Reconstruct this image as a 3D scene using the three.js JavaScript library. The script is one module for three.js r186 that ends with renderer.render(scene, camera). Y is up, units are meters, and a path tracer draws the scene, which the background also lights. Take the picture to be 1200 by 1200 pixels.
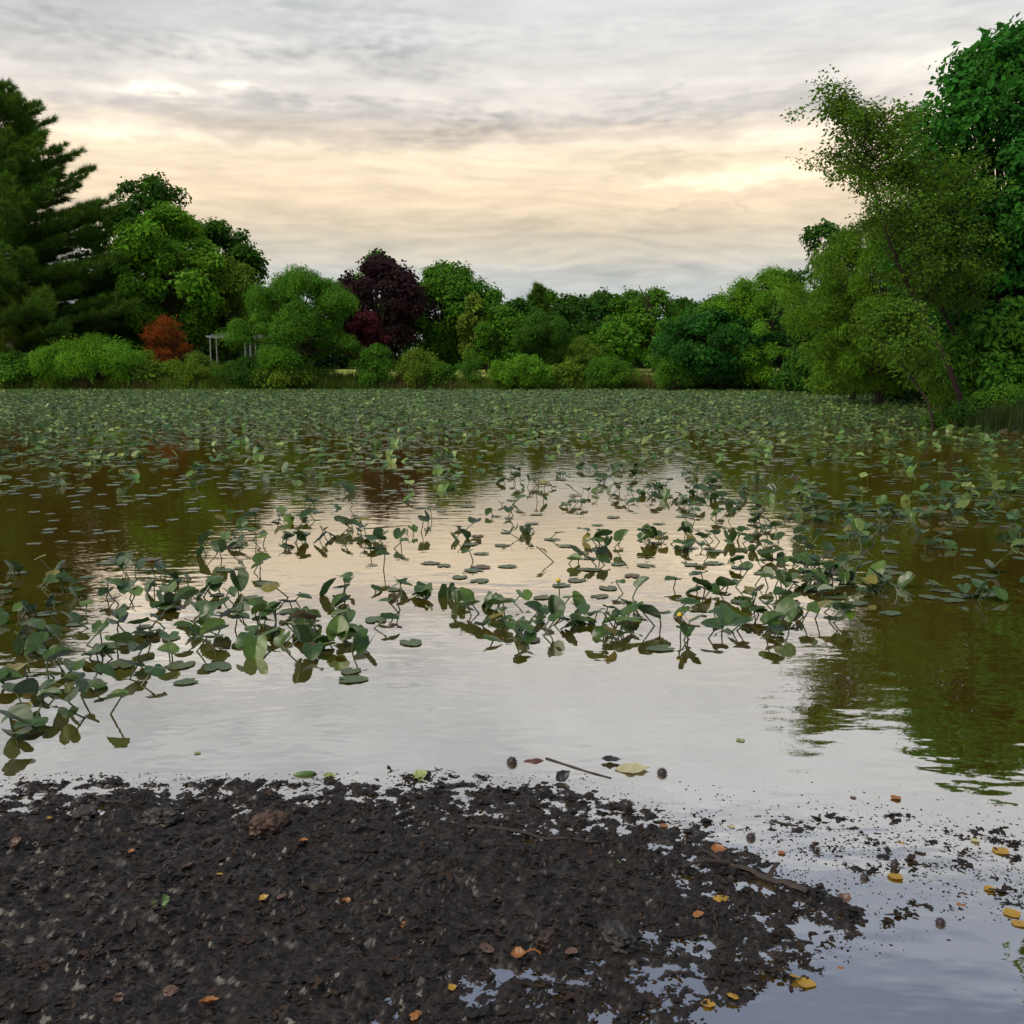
import * as THREE from 'three';
import { mergeGeometries } from 'three/addons/utils/BufferGeometryUtils.js';
import { createNoise2D, createNoise3D } from 'simplex-noise';

// ------------------------------------------------------------------ camera, sky, sun, exposure
const scene = new THREE.Scene();
const EYE = 1.7, FOCAL = 1200, PITCH = THREE.MathUtils.degToRad(7.74);      // FOCAL in pixels of a 1200 pixel frame
const camera = new THREE.PerspectiveCamera(2 * THREE.MathUtils.radToDeg(Math.atan(600 / FOCAL)), 1, 0.05, 3000);
camera.position.set(0, EYE, 0);
camera.rotation.x = -PITCH;

const renderer = new THREE.WebGLRenderer({ antialias: true });
renderer.toneMapping = THREE.LinearToneMapping;
renderer.toneMappingExposure = 2.4;
renderer.shadowMap.enabled = true;

const rng = (seed) => () => { seed = (seed + 0x6d2b79f5) | 0; let t = Math.imul(seed ^ (seed >>> 15), 1 | seed); t = (t + Math.imul(t ^ (t >>> 7), 61 | t)) ^ t; return ((t ^ (t >>> 14)) >>> 0) / 4294967296; };
const noise2 = createNoise2D(rng(11)), noise3 = createNoise3D(rng(12));
const clamp = THREE.MathUtils.clamp, lerp = THREE.MathUtils.lerp, smooth = THREE.MathUtils.smoothstep;
const fbm2 = (x, y, n) => { let s = 0, a = 0.5; for (let i = 0; i < n; i++, a *= 0.5, x = x * 2.03 + 7.1, y = y * 2.03 - 3.7) s += a * noise2(x, y); return s; };
const fbm3 = (x, y, z, n) => { let s = 0, a = 0.5; for (let i = 0; i < n; i++, a *= 0.5, x = x * 2.03 + 7.1, y = y * 2.03 - 3.7, z = z * 2.03 + 1.9) s += a * noise3(x, y, z); return s; };
const lin = (c) => { c /= 255; return c <= 0.04045 ? c / 12.92 : ((c + 0.055) / 1.055) ** 2.4; };

function makeSky() {                                   // an evening sky of layered stratus, warm and thin towards the low sun
  const W = 4096, H = 2048, data = new Float32Array(W * H * 4);
  // elevation in degrees -> colour of the cloud deck in the direction of the evening glow, and away from it
  const glow = [[0, 150, 163, 165], [3, 166, 176, 178], [5, 184, 186, 182], [6.6, 198, 190, 174], [8, 211, 195, 171], [9.2, 225, 205, 177], [11, 230, 211, 184], [12.4, 226, 211, 193], [13.6, 215, 208, 200], [15.5, 213, 209, 203], [17, 205, 204, 202], [19, 199, 200, 200], [23, 190, 192, 195], [27, 156, 165, 180], [32, 112, 125, 148], [38, 112, 124, 145], [60, 130, 140, 156], [90, 138, 147, 160]].map(([e, r, g, b]) => [e, lin(r), lin(g), lin(b)]);
  const away = [[0, 160, 168, 172], [8, 182, 187, 190], [16, 190, 194, 199], [23, 186, 191, 199], [27, 160, 168, 182], [32, 130, 142, 162], [38, 126, 138, 158], [60, 134, 146, 165], [90, 138, 150, 168]].map(([e, r, g, b]) => [e, lin(r), lin(g), lin(b)]);
  const at = (table, e, c) => { let i = 1; while (i < table.length - 1 && table[i][0] < e) i++; const a = table[i - 1], b = table[i], t = smooth(e, a[0], b[0]); return lerp(a[c], b[c], t); };
  // single clouds and gaps: azimuth, elevation, half length, half height (degrees), strength
  const darkBands = [[-12, 12.9, 12, 1.0, 0.34], [4, 12.6, 9, 0.7, 0.25], [13, 13.6, 7, 0.55, 0.28], [-20, 17.3, 14, 1.6, 0.30], [-26, 15.6, 9, 1.0, 0.22], [8, 16.4, 16, 1.2, 0.15], [10.5, 8.9, 3.4, 0.16, 0.22], [7, 10.9, 6, 0.3, 0.16], [6, 5.2, 12, 0.35, 0.12], [-2, 7.2, 24, 0.8, 0.10], [-8, 16, 6, 0.6, 0.14]];
  const brightGaps = [[-18.4, 13.9, 2.2, 0.42, 0.9], [-14.2, 14.4, 1.3, 0.3, 0.5], [-20.6, 12.0, 3.0, 0.6, 0.55], [-16, 11.7, 4.2, 0.35, 0.25], [12.4, 10.1, 6.0, 0.55, 0.55], [7.5, 12.0, 5, 0.4, 0.22], [-4, 11.4, 9, 0.8, 0.10], [22, 15, 4, 0.6, 0.3], [-13, 16.6, 2.4, 0.28, 0.28], [15, 12, 4, 0.7, 0.3]];
  for (let row = 0; row < H; row++) {
    const el = ((row + 0.5) / H - 0.5) * 180, up = el * Math.PI / 180, y = Math.sin(up);
    for (let col = 0; col < W; col++) {
      const o = (row * W + col) * 4;
      data[o + 3] = 1;
      if (el < -1) { data[o] = 0.045; data[o + 1] = 0.05; data[o + 2] = 0.035; continue; }
      const round = ((col + 0.5) / W - 0.5) * 2 * Math.PI, x = Math.cos(round) * Math.cos(up), z = Math.sin(round) * Math.cos(up);
      const az = Math.atan2(x, -z) * 180 / Math.PI;                              // 0 straight ahead (-z), + to the right
      const front = smooth(Math.cos((az + 2) * Math.PI / 180), 0.1, 0.95);
      const k = 1 / (Math.max(y, 0) + 0.10), px = x * k, pz = z * k;               // a flat cloud layer seen in perspective
      const warp = fbm2(px * 0.5 + 4, pz * 0.5, 2) * 1.1;
      const n1 = fbm2(px * 0.55 + warp, pz * 1.5 + warp * 0.6, 5), n2 = fbm2(px * 2.1 - 9, pz * 4.6 + warp * 2, 4);
      const streak = fbm2(az * 0.12 + warp * 0.6, el * 1.15 + warp, 4), ripple = fbm2(az * 0.35 + 31, el * 3.2 + warp * 2, 4);
      const low = 1 - smooth(el, 12, 24);
      let f = 1 + 0.28 * n1 * (1 - 0.72 * low) + 0.10 * n2 + low * (0.14 * streak + 0.08 * ripple);
      const wob = 0.9 * fbm2(az * 0.16 + 3, el * 0.3, 4), wob2 = 2.6 * fbm2(az * 0.22 + 13, el * 0.8, 3);
      let lift = 0; const frill = fbm2(az * 0.55 + 8, el * 2.4 + warp, 5);
      for (const [a, e, la, le, s] of darkBands) { const da = (az - a + wob2) / la, de = (el - e + wob * 1.1 + 0.35 * ripple) / le, q = da * da + de * de + 0.9 * frill; if (q < 4) f -= s * (1 - smooth(q, 0.1, 1.9)) * 0.62; }
      for (const [a, e, la, le, s] of brightGaps) { const da = (az - a + wob2 * 0.5) / la, de = (el - e + wob * 0.55 + 0.2 * ripple) / le, q = Math.max(0, da * da + de * de + 0.7 * frill); if (q < 5) lift += s * Math.exp(-1.5 * q); }
      f = clamp(f, 0.45, 1.45);
      for (let c = 1; c < 4; c++) {
        const base = lerp(at(away, el, c), at(glow, el, c), front);
        data[o + c - 1] = 0.53 * (base * lerp(f, Math.pow(f, c === 1 ? 1.12 : c === 3 ? 0.86 : 1), 0.7) + lift * [0, 0.5, 0.45, 0.33][c]);
      }
    }
  }
  const t = new THREE.DataTexture(data, W, H, THREE.RGBAFormat, THREE.FloatType);
  t.mapping = THREE.EquirectangularReflectionMapping; t.magFilter = THREE.LinearFilter; t.needsUpdate = true;
  return t;
}
scene.background = makeSky();
scene.environment = scene.background;

const sun = new THREE.DirectionalLight(new THREE.Color(1, 0.91, 0.74), 1.5);       // the veiled evening sun, spread wide by the cloud
sun.position.set(-75, 112, 8); sun.target.position.set(0, 0, -40);
sun.shadow.radius = 70; sun.castShadow = true;
sun.shadow.camera.left = sun.shadow.camera.bottom = -110; sun.shadow.camera.right = sun.shadow.camera.top = 110; sun.shadow.camera.far = 400;
sun.shadow.mapSize.set(2048, 2048);
scene.add(sun, sun.target);

// ------------------------------------------------------------------ measuring helpers (positions read from the photograph, turned into metres)
const cosP = Math.cos(PITCH), sinP = Math.sin(PITCH);
function ray(px, py) { const cx = (px - 600) / FOCAL, cy = (600 - py) / FOCAL; return [cx, cy * cosP - sinP, cosP + cy * sinP]; }
function onWater(px, py) { const [x, y, f] = ray(px, py), t = -EYE / y; return [x * t, -f * t]; }                     // [x, z] where y = 0
function atDepth(px, py, depth) { const [x, y, f] = ray(px, py), t = depth / f; return [x * t, EYE + y * t]; }        // [x, height] at z = -depth
function toPhoto(x, y, z) { const f = -z * cosP - (y - EYE) * sinP * 1, u = (y - EYE) * cosP - z * sinP * 1; return [600 + FOCAL * x / f, 600 - FOCAL * u / f]; }

const names = new Map();
const numbered = (n) => { const k = names.get(n) ?? 0; names.set(n, k + 1); return k ? `${n}_${String(k).padStart(3, '0')}` : n; };
function shadows(o) { o.castShadow = true; o.receiveShadow = true; return o; }
function thing(name, label, category, position = [0, 0, 0], group) {
  const o = new THREE.Group(); o.name = numbered(name); o.position.set(...position); o.userData = { label, category };
  if (group) o.userData.group = group;
  scene.add(o); return o;
}
function part(name, geometry, material, parent, kind) { const m = shadows(new THREE.Mesh(geometry, material)); m.name = name; if (kind) m.userData.kind = kind; parent.add(m); return m; }
function single(name, label, category, geometry, material, position, group) {
  const m = shadows(new THREE.Mesh(geometry, material)); m.name = numbered(name); m.position.set(...position); m.userData = { label, category };
  if (group) m.userData.group = group;
  scene.add(m); return m;
}
function structure(name, geometry, material) { const m = shadows(new THREE.Mesh(geometry, material)); m.name = name; m.userData = { kind: 'structure' }; scene.add(m); return m; }
function scatter(name, geometry, material, count, place, parent, userData) {            // place(i, matrix, colour)
  const m = shadows(new THREE.InstancedMesh(geometry, material, count)), mat = new THREE.Matrix4(), col = new THREE.Color();
  for (let i = 0; i < count; i++) { place(i, mat, col); m.setMatrixAt(i, mat); m.setColorAt(i, col); }
  m.name = name; m.userData = { kind: 'stuff', ...userData }; parent.add(m); return m;
}
const V = (x, y, z) => new THREE.Vector3(x, y, z);
const UP = V(0, 1, 0);

// ------------------------------------------------------------------ textures and materials
function dataTexture(size, fill, srgb) {
  const d = new Uint8Array(size * size * 4);
  for (let y = 0; y < size; y++) for (let x = 0; x < size; x++) { const c = fill(x / size, y / size), o = (y * size + x) * 4; for (let k = 0; k < 3; k++) d[o + k] = clamp(Math.round((c[k] ?? c[0]) * 255), 0, 255); d[o + 3] = 255; }
  const t = new THREE.DataTexture(d, size, size); t.wrapS = t.wrapT = THREE.RepeatWrapping; t.magFilter = THREE.LinearFilter; if (srgb) t.colorSpace = THREE.SRGBColorSpace; t.needsUpdate = true; return t;
}
// noise that tiles: a torus in four dimensions folded into two 3-D lookups
const tile = (u, v, s, seed) => { const a = u * 2 * Math.PI, b = v * 2 * Math.PI; return 0.7071 * (noise3(Math.cos(a) * s + seed, Math.sin(a) * s, Math.cos(b) * s) + noise3(Math.cos(a) * s + seed + 40, Math.sin(a) * s, Math.sin(b) * s + 17)); };
const barkBump = dataTexture(256, (u, v) => [0.5 + 0.3 * tile(u, v * 0.999, 2.2, 3) + 0.2 * tile(u, v, 6, 9)]);
const barkMap = dataTexture(256, (u, v) => { const n = 0.55 + 0.2 * tile(u, v, 1.4, 5) + 0.18 * tile(u, v, 5, 2); return [n * 0.9, n * 0.82, n * 0.72]; }, true);
const rippleTex = dataTexture(1024, (u, v) => [0.5 + 0.22 * tile(u, v, 1.6, 1) + 0.10 * tile(u, v, 4, 2) + 0.025 * tile(u, v, 9, 3)]);

const wetTex = dataTexture(512, (u, v) => [0.38 + 0.20 * tile(u, v, 1.3, 21) + 0.14 * tile(u, v, 5, 22) + 0.10 * tile(u, v, 14, 23)]);

const M = {};
M.water = new THREE.MeshPhysicalMaterial({ name: 'pond_water', color: new THREE.Color(0.066, 0.040, 0.006), roughness: 0.015, metalness: 0, ior: 9, bumpMap: rippleTex, bumpScale: 0.0026 });
M.mud = new THREE.MeshPhysicalMaterial({ name: 'wet_mud', color: 0xffffff, vertexColors: true, roughness: 1, roughnessMap: wetTex, ior: 1.4, specularIntensity: 0.6 });
M.soil = new THREE.MeshStandardMaterial({ name: 'bank_soil', color: new THREE.Color(0.03, 0.026, 0.016), roughness: 0.95 });
M.lawn = new THREE.MeshStandardMaterial({ name: 'lawn', color: 0xffffff, vertexColors: true, roughness: 0.95 });
M.bark = new THREE.MeshStandardMaterial({ name: 'bark', color: new THREE.Color(0.16, 0.13, 0.10), map: barkMap, bumpMap: barkBump, bumpScale: 0.02, roughness: 0.95 });
M.redBark = new THREE.MeshStandardMaterial({ name: 'red_bark', color: new THREE.Color(0.11, 0.06, 0.04), map: barkMap, bumpMap: barkBump, bumpScale: 0.015, roughness: 0.9 });
M.foliage = new THREE.MeshPhysicalMaterial({ name: 'foliage', color: 0xffffff, roughness: 1, transmission: 0.4, thickness: 0, ior: 1.3, specularIntensity: 0.3 });
M.needles = new THREE.MeshPhysicalMaterial({ name: 'needles', color: 0xffffff, roughness: 0.9, transmission: 0.2, thickness: 0, ior: 1.3, specularIntensity: 0.3 });
M.twig = new THREE.MeshStandardMaterial({ name: 'twig', color: new THREE.Color(0.03, 0.018, 0.014), roughness: 0.6, bumpMap: barkBump, bumpScale: 0.002 });
M.whitePaint = new THREE.MeshStandardMaterial({ name: 'weathered_white_paint', color: new THREE.Color(0.22, 0.225, 0.23), roughness: 0.7 });
M.stone = new THREE.MeshStandardMaterial({ name: 'stone', color: new THREE.Color(0.32, 0.27, 0.21), roughness: 0.9, bumpMap: barkBump, bumpScale: 0.02 });

// ------------------------------------------------------------------ geometry helpers
function tube(points, radii, sides = 6, caps = true) {
  const n = points.length, pos = [], uv = [], idx = [], t = V(0, 0, 0), a = V(0, 0, 0), b = V(0, 0, 0);
  let along = 0, ref = null;
  for (let i = 0; i < n; i++) {
    t.copy(points[Math.min(i + 1, n - 1)]).sub(points[Math.max(i - 1, 0)]).normalize();
    if (!ref) ref = Math.abs(t.y) > 0.9 ? V(1, 0, 0) : V(0, 1, 0);
    a.crossVectors(t, ref).normalize(); b.crossVectors(t, a).normalize(); ref = b.clone().negate();
    ref = V(0, 0, 0).crossVectors(a, t).normalize();
    if (i) along += points[i].distanceTo(points[i - 1]);
    for (let s = 0; s <= sides; s++) {
      const w = s / sides * 2 * Math.PI, c = Math.cos(w) * radii[i], d = Math.sin(w) * radii[i];
      pos.push(points[i].x + a.x * c + b.x * d, points[i].y + a.y * c + b.y * d, points[i].z + a.z * c + b.z * d); uv.push(s / sides * 2, along);
    }
  }
  for (let i = 0; i < n - 1; i++) for (let s = 0; s < sides; s++) { const p = i * (sides + 1) + s, q = p + sides + 1; idx.push(p, p + 1, q, q, p + 1, q + 1); }
  if (caps) for (const [i, flip] of [[0, 0], [n - 1, 1]]) {
    const c = pos.length / 3; pos.push(points[i].x, points[i].y, points[i].z); uv.push(0, 0);
    for (let s = 0; s < sides; s++) { const p = i * (sides + 1) + s; flip ? idx.push(c, p, p + 1) : idx.push(c, p + 1, p); }
  }
  const g = new THREE.BufferGeometry();
  g.setAttribute('position', new THREE.Float32BufferAttribute(pos, 3)); g.setAttribute('uv', new THREE.Float32BufferAttribute(uv, 2)); g.setIndex(idx); g.computeVertexNormals();
  return g;
}
function limb(a, b, ra, rb, sag, r, seg = 5, sides = 5) {
  const pts = [], rad = [], w = a.distanceTo(b);
  for (let i = 0; i <= seg; i++) { const t = i / seg, p = a.clone().lerp(b, t); p.y += Math.sin(t * Math.PI) * sag * w; const k = Math.sin(t * Math.PI) * w * 0.05; p.x += (r() - 0.5) * k; p.z += (r() - 0.5) * k; pts.push(p); rad.push(lerp(ra, rb, t)); }
  return tube(pts, rad, sides, false);
}
// a sprig: leaves spread over a small dome, unit radius, growing along +y
function sprig(seed, count, length, width, flat = 0.55, droop = 0.3) {
  const r = rng(seed), pos = [], idx = [], p = V(0, 0, 0), d = V(0, 0, 0), s = V(0, 0, 0), nn = V(0, 0, 0);
  for (let i = 0; i < count; i++) {
    const a = r() * 2 * Math.PI, q = Math.sqrt(r()); p.set(Math.cos(a) * q, (r() - 0.45) * flat * 1.6, Math.sin(a) * q);
    d.set(Math.cos(a + (r() - 0.5) * 1.8), (r() - 0.5) * 0.9 - droop, Math.sin(a + (r() - 0.5) * 1.8)).normalize();
    nn.set((r() - 0.5) * 1.5, 1, (r() - 0.5) * 1.5).normalize(); s.crossVectors(d, nn).normalize(); nn.crossVectors(s, d);
    const L = length * (0.7 + 0.6 * r()), W = width * (0.7 + 0.6 * r()), k = pos.length / 3, f = 0.22 * W;
    pos.push(p.x, p.y, p.z);
    pos.push(p.x + d.x * L * 0.45 + s.x * W / 2 + nn.x * f, p.y + d.y * L * 0.45 + s.y * W / 2 + nn.y * f, p.z + d.z * L * 0.45 + s.z * W / 2 + nn.z * f);
    pos.push(p.x + d.x * L, p.y + d.y * L - 0.1 * L, p.z + d.z * L);
    pos.push(p.x + d.x * L * 0.45 - s.x * W / 2 + nn.x * f, p.y + d.y * L * 0.45 - s.y * W / 2 + nn.y * f, p.z + d.z * L * 0.45 - s.z * W / 2 + nn.z * f);
    idx.push(k, k + 1, k + 2, k, k + 2, k + 3);
  }
  const g = new THREE.BufferGeometry(); g.setAttribute('position', new THREE.Float32BufferAttribute(pos, 3)); g.setIndex(idx);
  const flatG = g.toNonIndexed(); flatG.computeVertexNormals(); return flatG;
}
// a tuft of long needles fanning out along +y
function tuft(seed, count, width) {
  const r = rng(seed), pos = [], d = V(0, 0, 0), s = V(0, 0, 0);
  for (let i = 0; i < count; i++) {
    const a = r() * 2 * Math.PI, b = 0.35 + r() * 0.75; d.set(Math.cos(a) * Math.sin(b), Math.cos(b), Math.sin(a) * Math.sin(b)); s.set(r() - 0.5, r() - 0.5, r() - 0.5).cross(d).normalize().multiplyScalar(width / 2);
    const o = V((r() - 0.5) * 0.25, r() * 0.5 - 0.2, (r() - 0.5) * 0.25), L = 0.6 + r() * 0.5;
    pos.push(o.x - s.x, o.y - s.y, o.z - s.z, o.x + s.x, o.y + s.y, o.z + s.z, o.x + d.x * L, o.y + d.y * L, o.z + d.z * L);
  }
  const g = new THREE.BufferGeometry(); g.setAttribute('position', new THREE.Float32BufferAttribute(pos, 3)); g.computeVertexNormals(); return g;
}
const SPRIG = { broad: sprig(1, 15, 0.62, 0.42), fine: sprig(2, 26, 0.42, 0.2, 0.6, 0.35), willow: sprig(3, 24, 0.62, 0.13, 0.5, 0.75), maple: sprig(4, 24, 0.5, 0.34, 0.75, 0.4), upright: sprig(5, 20, 0.7, 0.12, 0.5, -0.9), tiny: sprig(6, 12, 0.42, 0.3, 0.9, 0.25), tuft: tuft(7, 22, 0.075) };

// ------------------------------------------------------------------ ground, water, banks
function bankHeight(x, z) {                                              // far bank: shore about 99 m off, then lawn
  const d = -z - (99 + 1.2 * noise2(x * 0.06, 3) + 0.5 * noise2(x * 0.3, 9)) + Math.max(0, x - 22) * 0.45;
  return d < 0 ? Math.max(-0.7, d * 0.25) : Math.min(d * 0.22, 0.55) + Math.max(0, d - 3) * 0.02 + 0.08 * noise2(x * 0.15, z * 0.15);
}
{
  const xs = [], zs = [];
  for (let x = -420; x <= 420; x += Math.abs(x) < 80 ? 2 : 20) xs.push(x);
  for (let z = -88; z >= -900; z -= z > -140 ? 1 : 30) zs.push(z);
  const pos = [], col = [], idx = [];
  for (const z of zs) for (const x of xs) {
    pos.push(x, bankHeight(x, z), z);
    const n = 0.5 + 0.5 * fbm2(x * 0.12, z * 0.12, 3), m = 0.5 + 0.5 * noise2(x * 0.6, z * 0.6);
    col.push(0.15 + 0.08 * n, 0.19 + 0.06 * m, 0.02 + 0.012 * n);
  }
  for (let j = 0; j < zs.length - 1; j++) for (let i = 0; i < xs.length - 1; i++) { const a = j * xs.length + i, b = a + xs.length; idx.push(a, a + 1, b, b, a + 1, b + 1); }
  const g = new THREE.BufferGeometry(); g.setAttribute('position', new THREE.Float32BufferAttribute(pos, 3)); g.setAttribute('color', new THREE.Float32BufferAttribute(col, 3)); g.setIndex(idx); g.computeVertexNormals();
  structure('far_bank_ground', g, M.lawn);
  const bed = new THREE.PlaneGeometry(900, 300).rotateX(-Math.PI / 2).translate(0, -0.75, -60);
  structure('pond_bed_ground', bed, M.soil);
  const w = new THREE.PlaneGeometry(500, 140, 1, 1).rotateX(-Math.PI / 2).translate(0, 0, -55), uv = w.attributes.uv, wp = w.attributes.position;
  for (let i = 0; i < uv.count; i++) uv.setXY(i, wp.getX(i) / 4.4, wp.getZ(i) / 2.1);
  structure('pond_water', w, M.water);
}
// wooded bank on the right
const rightShore = (z) => (z < -21 ? 14.3 + Math.max(0, (-z - 31)) * 0.34 + Math.max(0, z + 30.5) * 0.6 : z < -12 ? lerp(20, 9, (z + 21) / 9) : 9) + 0.5 * noise2(z * 0.25, 40) + 0.25 * noise2(z * 0.9, 41);
function rightHeight(x, z) { const d = x - rightShore(z); return d < 0 ? Math.max(-0.7, d * 0.35) : Math.min(0.35, d * 0.4) + Math.max(0, d - 1) * 0.05 + 0.12 * noise2(x * 0.5, z * 0.5); }
{
  const pos = [], col = [], idx = [], nx = 90, nz = 134;
  for (let j = 0; j <= nz; j++) for (let i = 0; i <= nx; i++) {
    const z = 9 - j * 0.85, x = rightShore(z) - 2.5 + i * 0.5 + i * i * 0.006; pos.push(x, rightHeight(x, z), z);
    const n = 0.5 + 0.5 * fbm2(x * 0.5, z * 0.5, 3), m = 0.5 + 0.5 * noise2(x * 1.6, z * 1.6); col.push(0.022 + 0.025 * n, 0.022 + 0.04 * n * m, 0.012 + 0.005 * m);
  }
  for (let j = 0; j < nz; j++) for (let i = 0; i < nx; i++) { const a = j * (nx + 1) + i, b = a + nx + 1; idx.push(a, a + 1, b, b, a + 1, b + 1); }
  const g = new THREE.BufferGeometry(); g.setAttribute('position', new THREE.Float32BufferAttribute(pos, 3)); g.setAttribute('color', new THREE.Float32BufferAttribute(col, 3)); g.setIndex(idx); g.computeVertexNormals();
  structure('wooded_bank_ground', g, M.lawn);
}

// ------------------------------------------------------------------ mud shore
const shorePx = [[-700, 930], [-200, 930], [0, 924], [100, 921], [250, 913], [330, 914], [420, 919], [520, 914], [600, 922], [700, 934], [800, 962], [880, 1005], [960, 1040], [1000, 1072], [975, 1105], [930, 1140], [860, 1170], [770, 1192], [700, 1206], [640, 1230], [560, 1290], [460, 1420]];
const shore = [...shorePx.map(([x, y]) => onWater(x, y)), [-0.6, 0.5], [-1, 4], [-12, 4], [-12, -3.5]];
function insideShore(x, z) {                                            // distance to the shore line, positive on the mud
  let best = 1e9, inside = false;
  for (let i = 0, j = shore.length - 1; i < shore.length; j = i++) {
    const [ax, az] = shore[i], [bx, bz] = shore[j];
    if ((az > z) !== (bz > z) && x < ((bx - ax) * (z - az)) / (bz - az) + ax) inside = !inside;
    const dx = bx - ax, dz = bz - az, t = clamp(((x - ax) * dx + (z - az) * dz) / (dx * dx + dz * dz), 0, 1), d = Math.hypot(x - ax - dx * t, z - az - dz * t);
    if (d < best) best = d;
  }
  return inside ? best : -best;
}
const shoalPx = [[1000, 1030, 0.6, 0.32], [1130, 1035, 0.6, 0.26], [900, 985, 0.5, 0.24], [1060, 990, 0.6, 0.26], [1210, 1010, 0.5, 0.3], [960, 965, 0.5, 0.16]].map(([x, y, a, b]) => [...onWater(x, y), a, b]);
function mudHeight(x, z) {
  const d = insideShore(x, z), near = d + 0.10 * fbm2(x * 2.2, z * 2.2, 3);
  let shoal = 0, h = near > 0 ? 0.0015 + Math.min(near, 0.3) * 0.020 + clamp(near - 0.3, 0, 0.6) * 0.05 : Math.max(-0.3, near * 0.13);
  for (const [sx, sz, a, b] of shoalPx) { const q = ((x - sx) / a) ** 2 + ((z - sz) / b) ** 2; const w = 1 - smooth(q, 0.4, 2.6); if (w > 0 && h < 0) { h = Math.max(h, lerp(h, -0.0078, w)); shoal = Math.max(shoal, w); } }
  const coarse = 0.55 + 0.7 * smooth(fbm2(x * 1.7 + 20, z * 2.3, 3), -0.25, 0.3), rough = Math.max(shoal * 0.95, smooth(near, -0.35, 0.10)), big = fbm2(x * 4 + 3, z * 4, 2), mid = noise2(x * 13, z * 15), lump = noise2(x * 31, z * 36 + 5), fine = noise2(x * 70, z * 80), grit = noise2(x * 150, z * 160);
  const ridge = 1 - Math.abs(noise2(x * 24 + 2 * mid, z * 34 + 9)), crumb = Math.max(0, noise2(x * 46 + 8, z * 50)) ** 2;
  return h + rough * (0.018 * big + 0.011 * mid + coarse * (0.0050 * lump + 0.0024 * fine + 0.0012 * grit + 0.005 * ridge * ridge * ridge + 0.009 * crumb) - 0.004);
}
{
  const axis = (lo, hi, a, b, step) => { const out = []; let v = lo; while (v < hi) { out.push(v); const off = v < a ? a - v : v > b ? v - b : 0; v += step + off * 0.06; } out.push(hi); return out; };
  const xs = axis(-9, 6, -2.6, 2.75, 0.0072), zs = axis(-6.5, 3, -4.45, -2.25, 0.0072);
  const pos = new Float32Array(xs.length * zs.length * 3), col = new Float32Array(pos.length), idx = [];
  let o = 0;
  for (const z of zs) for (const x of xs) {
    const y = mudHeight(x, z); pos[o] = x; pos[o + 1] = y; pos[o + 2] = z;
    const n = 0.5 + 0.5 * fbm2(x * 3.1 + 9, z * 3.1, 4), m = 0.5 + 0.5 * noise2(x * 40, z * 44 + 70), w = 0.5 + 0.5 * noise2(x * 95 + 4, z * 100);
    const t = 0.006 + 0.011 * n * (0.4 + m) + 0.012 * w * m;
    col[o] = t * (1.10 + 0.3 * m * n); col[o + 1] = t * 0.96; col[o + 2] = t * (0.90 + 0.06 * w); o += 3;
  }
  for (let j = 0; j < zs.length - 1; j++) for (let i = 0; i < xs.length - 1; i++) { const a = j * xs.length + i, b = a + xs.length; idx.push(a, b, a + 1, b, b + 1, a + 1); }
  const g = new THREE.BufferGeometry(); g.setAttribute('position', new THREE.BufferAttribute(pos, 3)); g.setAttribute('color', new THREE.BufferAttribute(col, 3)); const uvs = new Float32Array(xs.length * zs.length * 2); for (let i = 0, k = 0; k < uvs.length; i += 3, k += 2) { uvs[k] = pos[i] / 1.7; uvs[k + 1] = pos[i + 2] / 1.7; } g.setAttribute('uv', new THREE.BufferAttribute(uvs, 2));
  g.setIndex(new THREE.BufferAttribute(new Uint32Array(idx), 1)); g.computeVertexNormals();
  structure('mud_shore', g, M.mud);
}

// ------------------------------------------------------------------ trees and shrubs
const tintOf = (r, [cr, cg, cb], spread) => { const k = 1 + (r() - 0.5) * spread, h = (r() - 0.5) * spread * 0.5; return [cr * k * (1 + h), cg * k, cb * k * (1 - h)]; };
function orient(r, dir, size, p, mat) {
  const q = new THREE.Quaternion().setFromUnitVectors(UP, dir), y = new THREE.Quaternion().setFromAxisAngle(UP, r() * 6.283);
  mat.compose(p, q.multiply(y), V(size, size * (0.8 + 0.4 * r()), size));
}
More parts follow.
